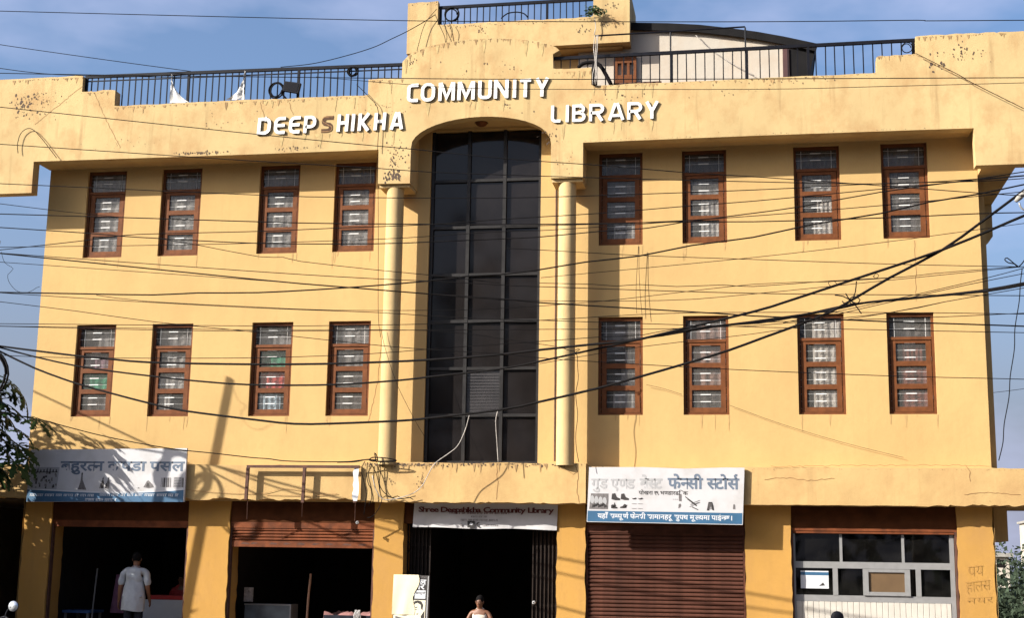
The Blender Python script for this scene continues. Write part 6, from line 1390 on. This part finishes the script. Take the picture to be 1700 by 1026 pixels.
loose('thin wire zigzagging down beside the right column', [[(9.411,-0.62,4.924),(9.473,-0.62,4.851),(9.485,-0.62,4.644),(9.496,-0.62,4.439),(9.457,-0.62,4.183),(9.491,-0.62,3.826),(9.462,-0.62,3.522),(9.474,-0.62,3.27),(9.517,-0.62,3.039)]], .0055)
loose('small knot of wire on the right column', [[(9.235,-0.62,4.977),(9.338,-0.62,4.935),(9.411,-0.62,4.924),(9.472,-0.62,4.954),(9.524,-0.62,4.953),(9.462,-0.62,4.913),(9.411,-0.62,4.882)]], .007)
loose('pair of thin wires hanging below the first upper window right of the column', [[(10.472,-0.1,6.845),(10.451,-0.1,6.512),(10.43,-0.1,6.084),(10.44,-0.1,5.658)], [(10.483,-0.1,6.844),(10.482,-0.1,6.404),(10.503,-0.1,5.976),(10.533,-0.1,5.614)]], .004)
loose('long thin wire slack on the wall of the right wing above the canopy', [[(10.6,-0.05,4.415),(10.878,-0.05,4.35),(11.205,-0.05,4.245)], [(12.004,-0.05,4.056),(12.888,-0.05,3.727),(13.865,-0.05,3.424),(14.824,-0.05,3.177)]], .003)
Yk = -.50
loose('tangle of black wires tied round the foot of the left column', [[(5.886,-0.62,3.07),(5.949,-0.62,3.112),(6.077,-0.62,3.112),(6.269,-0.62,3.092),(6.387,-0.62,3.061),(6.185,-0.62,3.051),(5.951,-0.62,3.05),(5.886,-0.62,3.081)], [(6.026,-0.62,3.03),(5.988,-0.62,3.194),(6.033,-0.62,3.132),(6.058,-0.62,3.03)], [(5.33,-0.62,3.028),(5.652,-0.62,3.039),(5.886,-0.62,3.081),(6.079,-0.62,3.04),(6.376,-0.62,3.051)]], .010)
loose('loops of wire drooping over the left end of the centre canopy', [[(5.788,-0.5,3.059),(5.729,-0.5,2.914),(5.78,-0.5,2.708),(5.83,-0.5,2.502),(5.824,-0.5,2.379),(5.801,-0.5,2.144)], [(5.832,-0.5,3.038),(5.83,-0.5,2.811),(5.867,-0.5,2.657),(5.913,-0.5,2.585),(5.929,-0.5,2.421),(5.88,-0.5,2.298)], [(5.897,-0.5,3.018),(5.988,-0.5,2.863),(6.037,-0.5,2.709),(6.075,-0.5,2.524),(6.111,-0.5,2.402),(6.053,-0.5,2.238),(5.951,-0.5,2.114),(5.867,-0.5,2.093)], [(6.015,-0.5,3.018),(6.033,-0.5,2.812),(6.083,-0.5,2.606),(6.194,-0.5,2.484),(6.334,-0.5,2.424),(6.514,-0.5,2.425),(6.703,-0.5,2.467)], [(6.047,-0.5,3.018),(6.072,-0.5,2.915),(6.058,-0.5,2.709),(6.099,-0.5,2.442),(6.173,-0.5,2.463),(6.291,-0.5,2.434),(6.385,-0.5,2.465),(6.472,-0.5,2.414),(6.577,-0.5,2.446),(6.662,-0.5,2.406)]], .007)
loose('thin cable draped along the canopy face behind the empty sign frame', [[(2.396,-0.37,2.571),(3.074,-0.37,2.512),(3.853,-0.37,2.496),(4.29,-0.37,2.583),(4.62,-0.37,2.553),(5.058,-0.37,2.504)], [(3.965,-0.37,2.476),(4.405,-0.37,2.469),(4.843,-0.37,2.461),(5.275,-0.37,2.506)]], .004, m=M_STAIN)
loose('wires hanging from the tower corner post over the centre parapet', [[(6.445,1.12,11.991),(6.213,1.12,11.68),(6.072,1.12,11.143)], [(6.412,1.12,11.893),(6.515,1.12,11.639),(6.616,1.12,11.411),(6.644,1.12,11.261)], [(6.572,1.12,11.747),(6.636,1.12,11.558),(6.665,1.12,11.384),(6.645,1.12,11.237)], [(6.693,1.12,11.704),(6.768,1.12,11.551),(6.749,1.12,11.379)]], .006)
loose('wire sagging from the left roof railing up to the tower post', [[(3.655,0.2,10.585),(4.297,0.2,10.626),(4.942,0.2,10.75),(5.466,0.2,10.891),(5.811,0.2,11.04),(6.099,0.2,11.169),(6.385,0.2,11.321),(6.635,0.2,11.474)]], .008)
loose('thin wire slanting down from the left sky to the white rag on the railing', [[(-2.485,-0.6,11.184),(-1.712,-0.6,11.003),(0.505,-0.6,10.583),(2.205,-0.6,10.275)]], .007)
loose('thin wire slanting down across the upper right parapet', [[(15.194,-0.7,9.935),(15.88,-0.7,9.518),(16.067,-0.7,9.382),(16.886,-0.7,8.884)]], .006)
loose('thin wire curving down from the railing over the letter H', [[(5.426,-0.66,9.846),(5.66,-0.66,9.607),(5.849,-0.66,9.326),(5.864,-0.66,8.583)]], .006)
loose('wire crossing the shed wall behind the right railing', [[(11.433,1.5,11.331),(11.658,1.5,11.078),(11.882,1.5,10.898),(12.105,1.5,10.731),(12.516,1.5,10.472)]], .007, m=M_WIREG)

# ------------------------------------------------------------------ beyond the building: wooded slope and houses on the right
M_FAR = mat('far_foliage', (.040, .055, .034), .9, .45, .5, spec=.1)
def far_tree(name, label, x, y, z, h, w, seed, group):
    t = thing(name, label, 'tree', (x, y, z), 0, group); r = random.Random(seed); mb = MB()
    MB().tube([(x, y, z), (x+.1*w, y, z+h*.55)], [.18, .08], 6).build('trunk', M_STEM, t)
    for _ in range(2600):
        v = Vector((r.gauss(0, 1), r.gauss(0, 1), r.gauss(0, 1))).normalized()*(r.random()**.4); lump = 1+.3*math.sin(v.x*5+seed)*math.cos(v.z*4+seed)
        p = Vector((x+v.x*w*.5*lump, y+v.y*w*.5*lump, z+h*.62+v.z*h*.40*lump)); s = r.uniform(.05, .12)
        d = Vector((r.gauss(0, 1), r.gauss(0, 1), r.gauss(0, 1))).normalized(); q = d.cross(Vector((r.random(), r.random(), 1))).normalized()
        mb.add([p, p+d*s+q*s*.5, p+d*s*2, p+d*s-q*s*.5], [(0, 1, 2, 3)])
    mb.build('crown', M_FAR, t)
r = random.Random(33); mb = MB()
for _ in range(12000):                                   # far-off wood on the slope: leaf clumps of many crowns
    y = r.uniform(30, 130); x = 13.0+(y+23)*r.uniform(.145, .26); zb = RZ-.02-min(4.5, (y-12)*.07); hz = 1.25+(y+23.7)*.0235
    lump = .78+.18*math.sin(x*1.7)*math.cos(y*.9)+.12*math.sin(x*4.1+y)
    z = zb+(hz-zb)*lump*(r.random()**.55); s = r.uniform(.07, .15)*(1+y/110)
    d = Vector((r.gauss(0, 1), r.gauss(0, 1), r.gauss(0, 1))).normalized(); q = d.cross(Vector((r.random(), r.random(), 1))).normalized()
    p = Vector((x, y, z)); mb.add([p, p+d*s+q*s*.5, p+d*s*2, p+d*s-q*s*.5], [(0, 1, 2, 3)])
tag(mb.build('wooded_slope', M_FAR), 'hazy green wooded slope beyond the right end of the building', 'wood', None, 'stuff')
far_tree('broadleaf_tree', 'round broadleaf tree standing nearest behind the right end of the building', 21.6, 33, -1.9, 2.3, 2.0, 3, None)
far_tree('broadleaf_tree', 'taller broadleaf tree rising above the wooded slope at the right', 26.6, 62, -3.5, 6.4, 2.6, 4, None)
# unseen trees added across the road to block low sky light, mirrored in glazing
mb = MB()
for _ in range(9000):
    x = r.uniform(-70, 90); y = r.uniform(-38, -29); h = 13+2.5*math.sin(x*.35)+1.5*math.sin(x*.9+1); z = RZ+h*(r.random()**.7); s = r.uniform(.5, 1.0)
    d = Vector((r.gauss(0, 1), r.gauss(0, 1), r.gauss(0, 1))).normalized(); q = d.cross(Vector((r.random(), r.random(), 1))).normalized()
    p = Vector((x, y, z)); mb.add([p, p+d*s+q*s*.5, p+d*s*2, p+d*s-q*s*.5], [(0, 1, 2, 3)])
tag(mb.build('sky_blocker_trees', M_BUSH), 'unseen tree row added to block low sky light, mirrored in the dark glazing', 'trees', None, 'stuff')
def house(label, x, y, z, w, h, rows, cols):
    t = thing('far_house', label, 'house', (x, y, z)); MB().box(x-w/2, x+w/2, y, y+w, z-.6, z+h).build('wall', M_WHIT, t)
    MB().box(x-w/2-.2, x+w/2+.2, y-.2, y+w+.2, z+h+.004, z+h+.2).build('roof', M_CONC, t)
    for i in range(cols):
        for j in range(rows): xx = x-w/2+w*(i+.5)/cols; zz = z+h*(j+.45)/rows; o = MB().box(xx-w/cols*.22, xx+w/cols*.22, y-.03, y-.004, zz, zz+h/rows*.38).build('window', M_DGLASS, t)
a = (35.953,110.0,4.208); house('white three storey house on the slope at the far right edge', a[0]+2.9, 110, a[2]-1.2, 4.2, 3.2, 3, 3)
a = (24.826,52.0,1.697); house('small white house among the trees just right of the last pillar', a[0]-.95, 52, a[2]-.35, 2.6, .95, 1, 3)
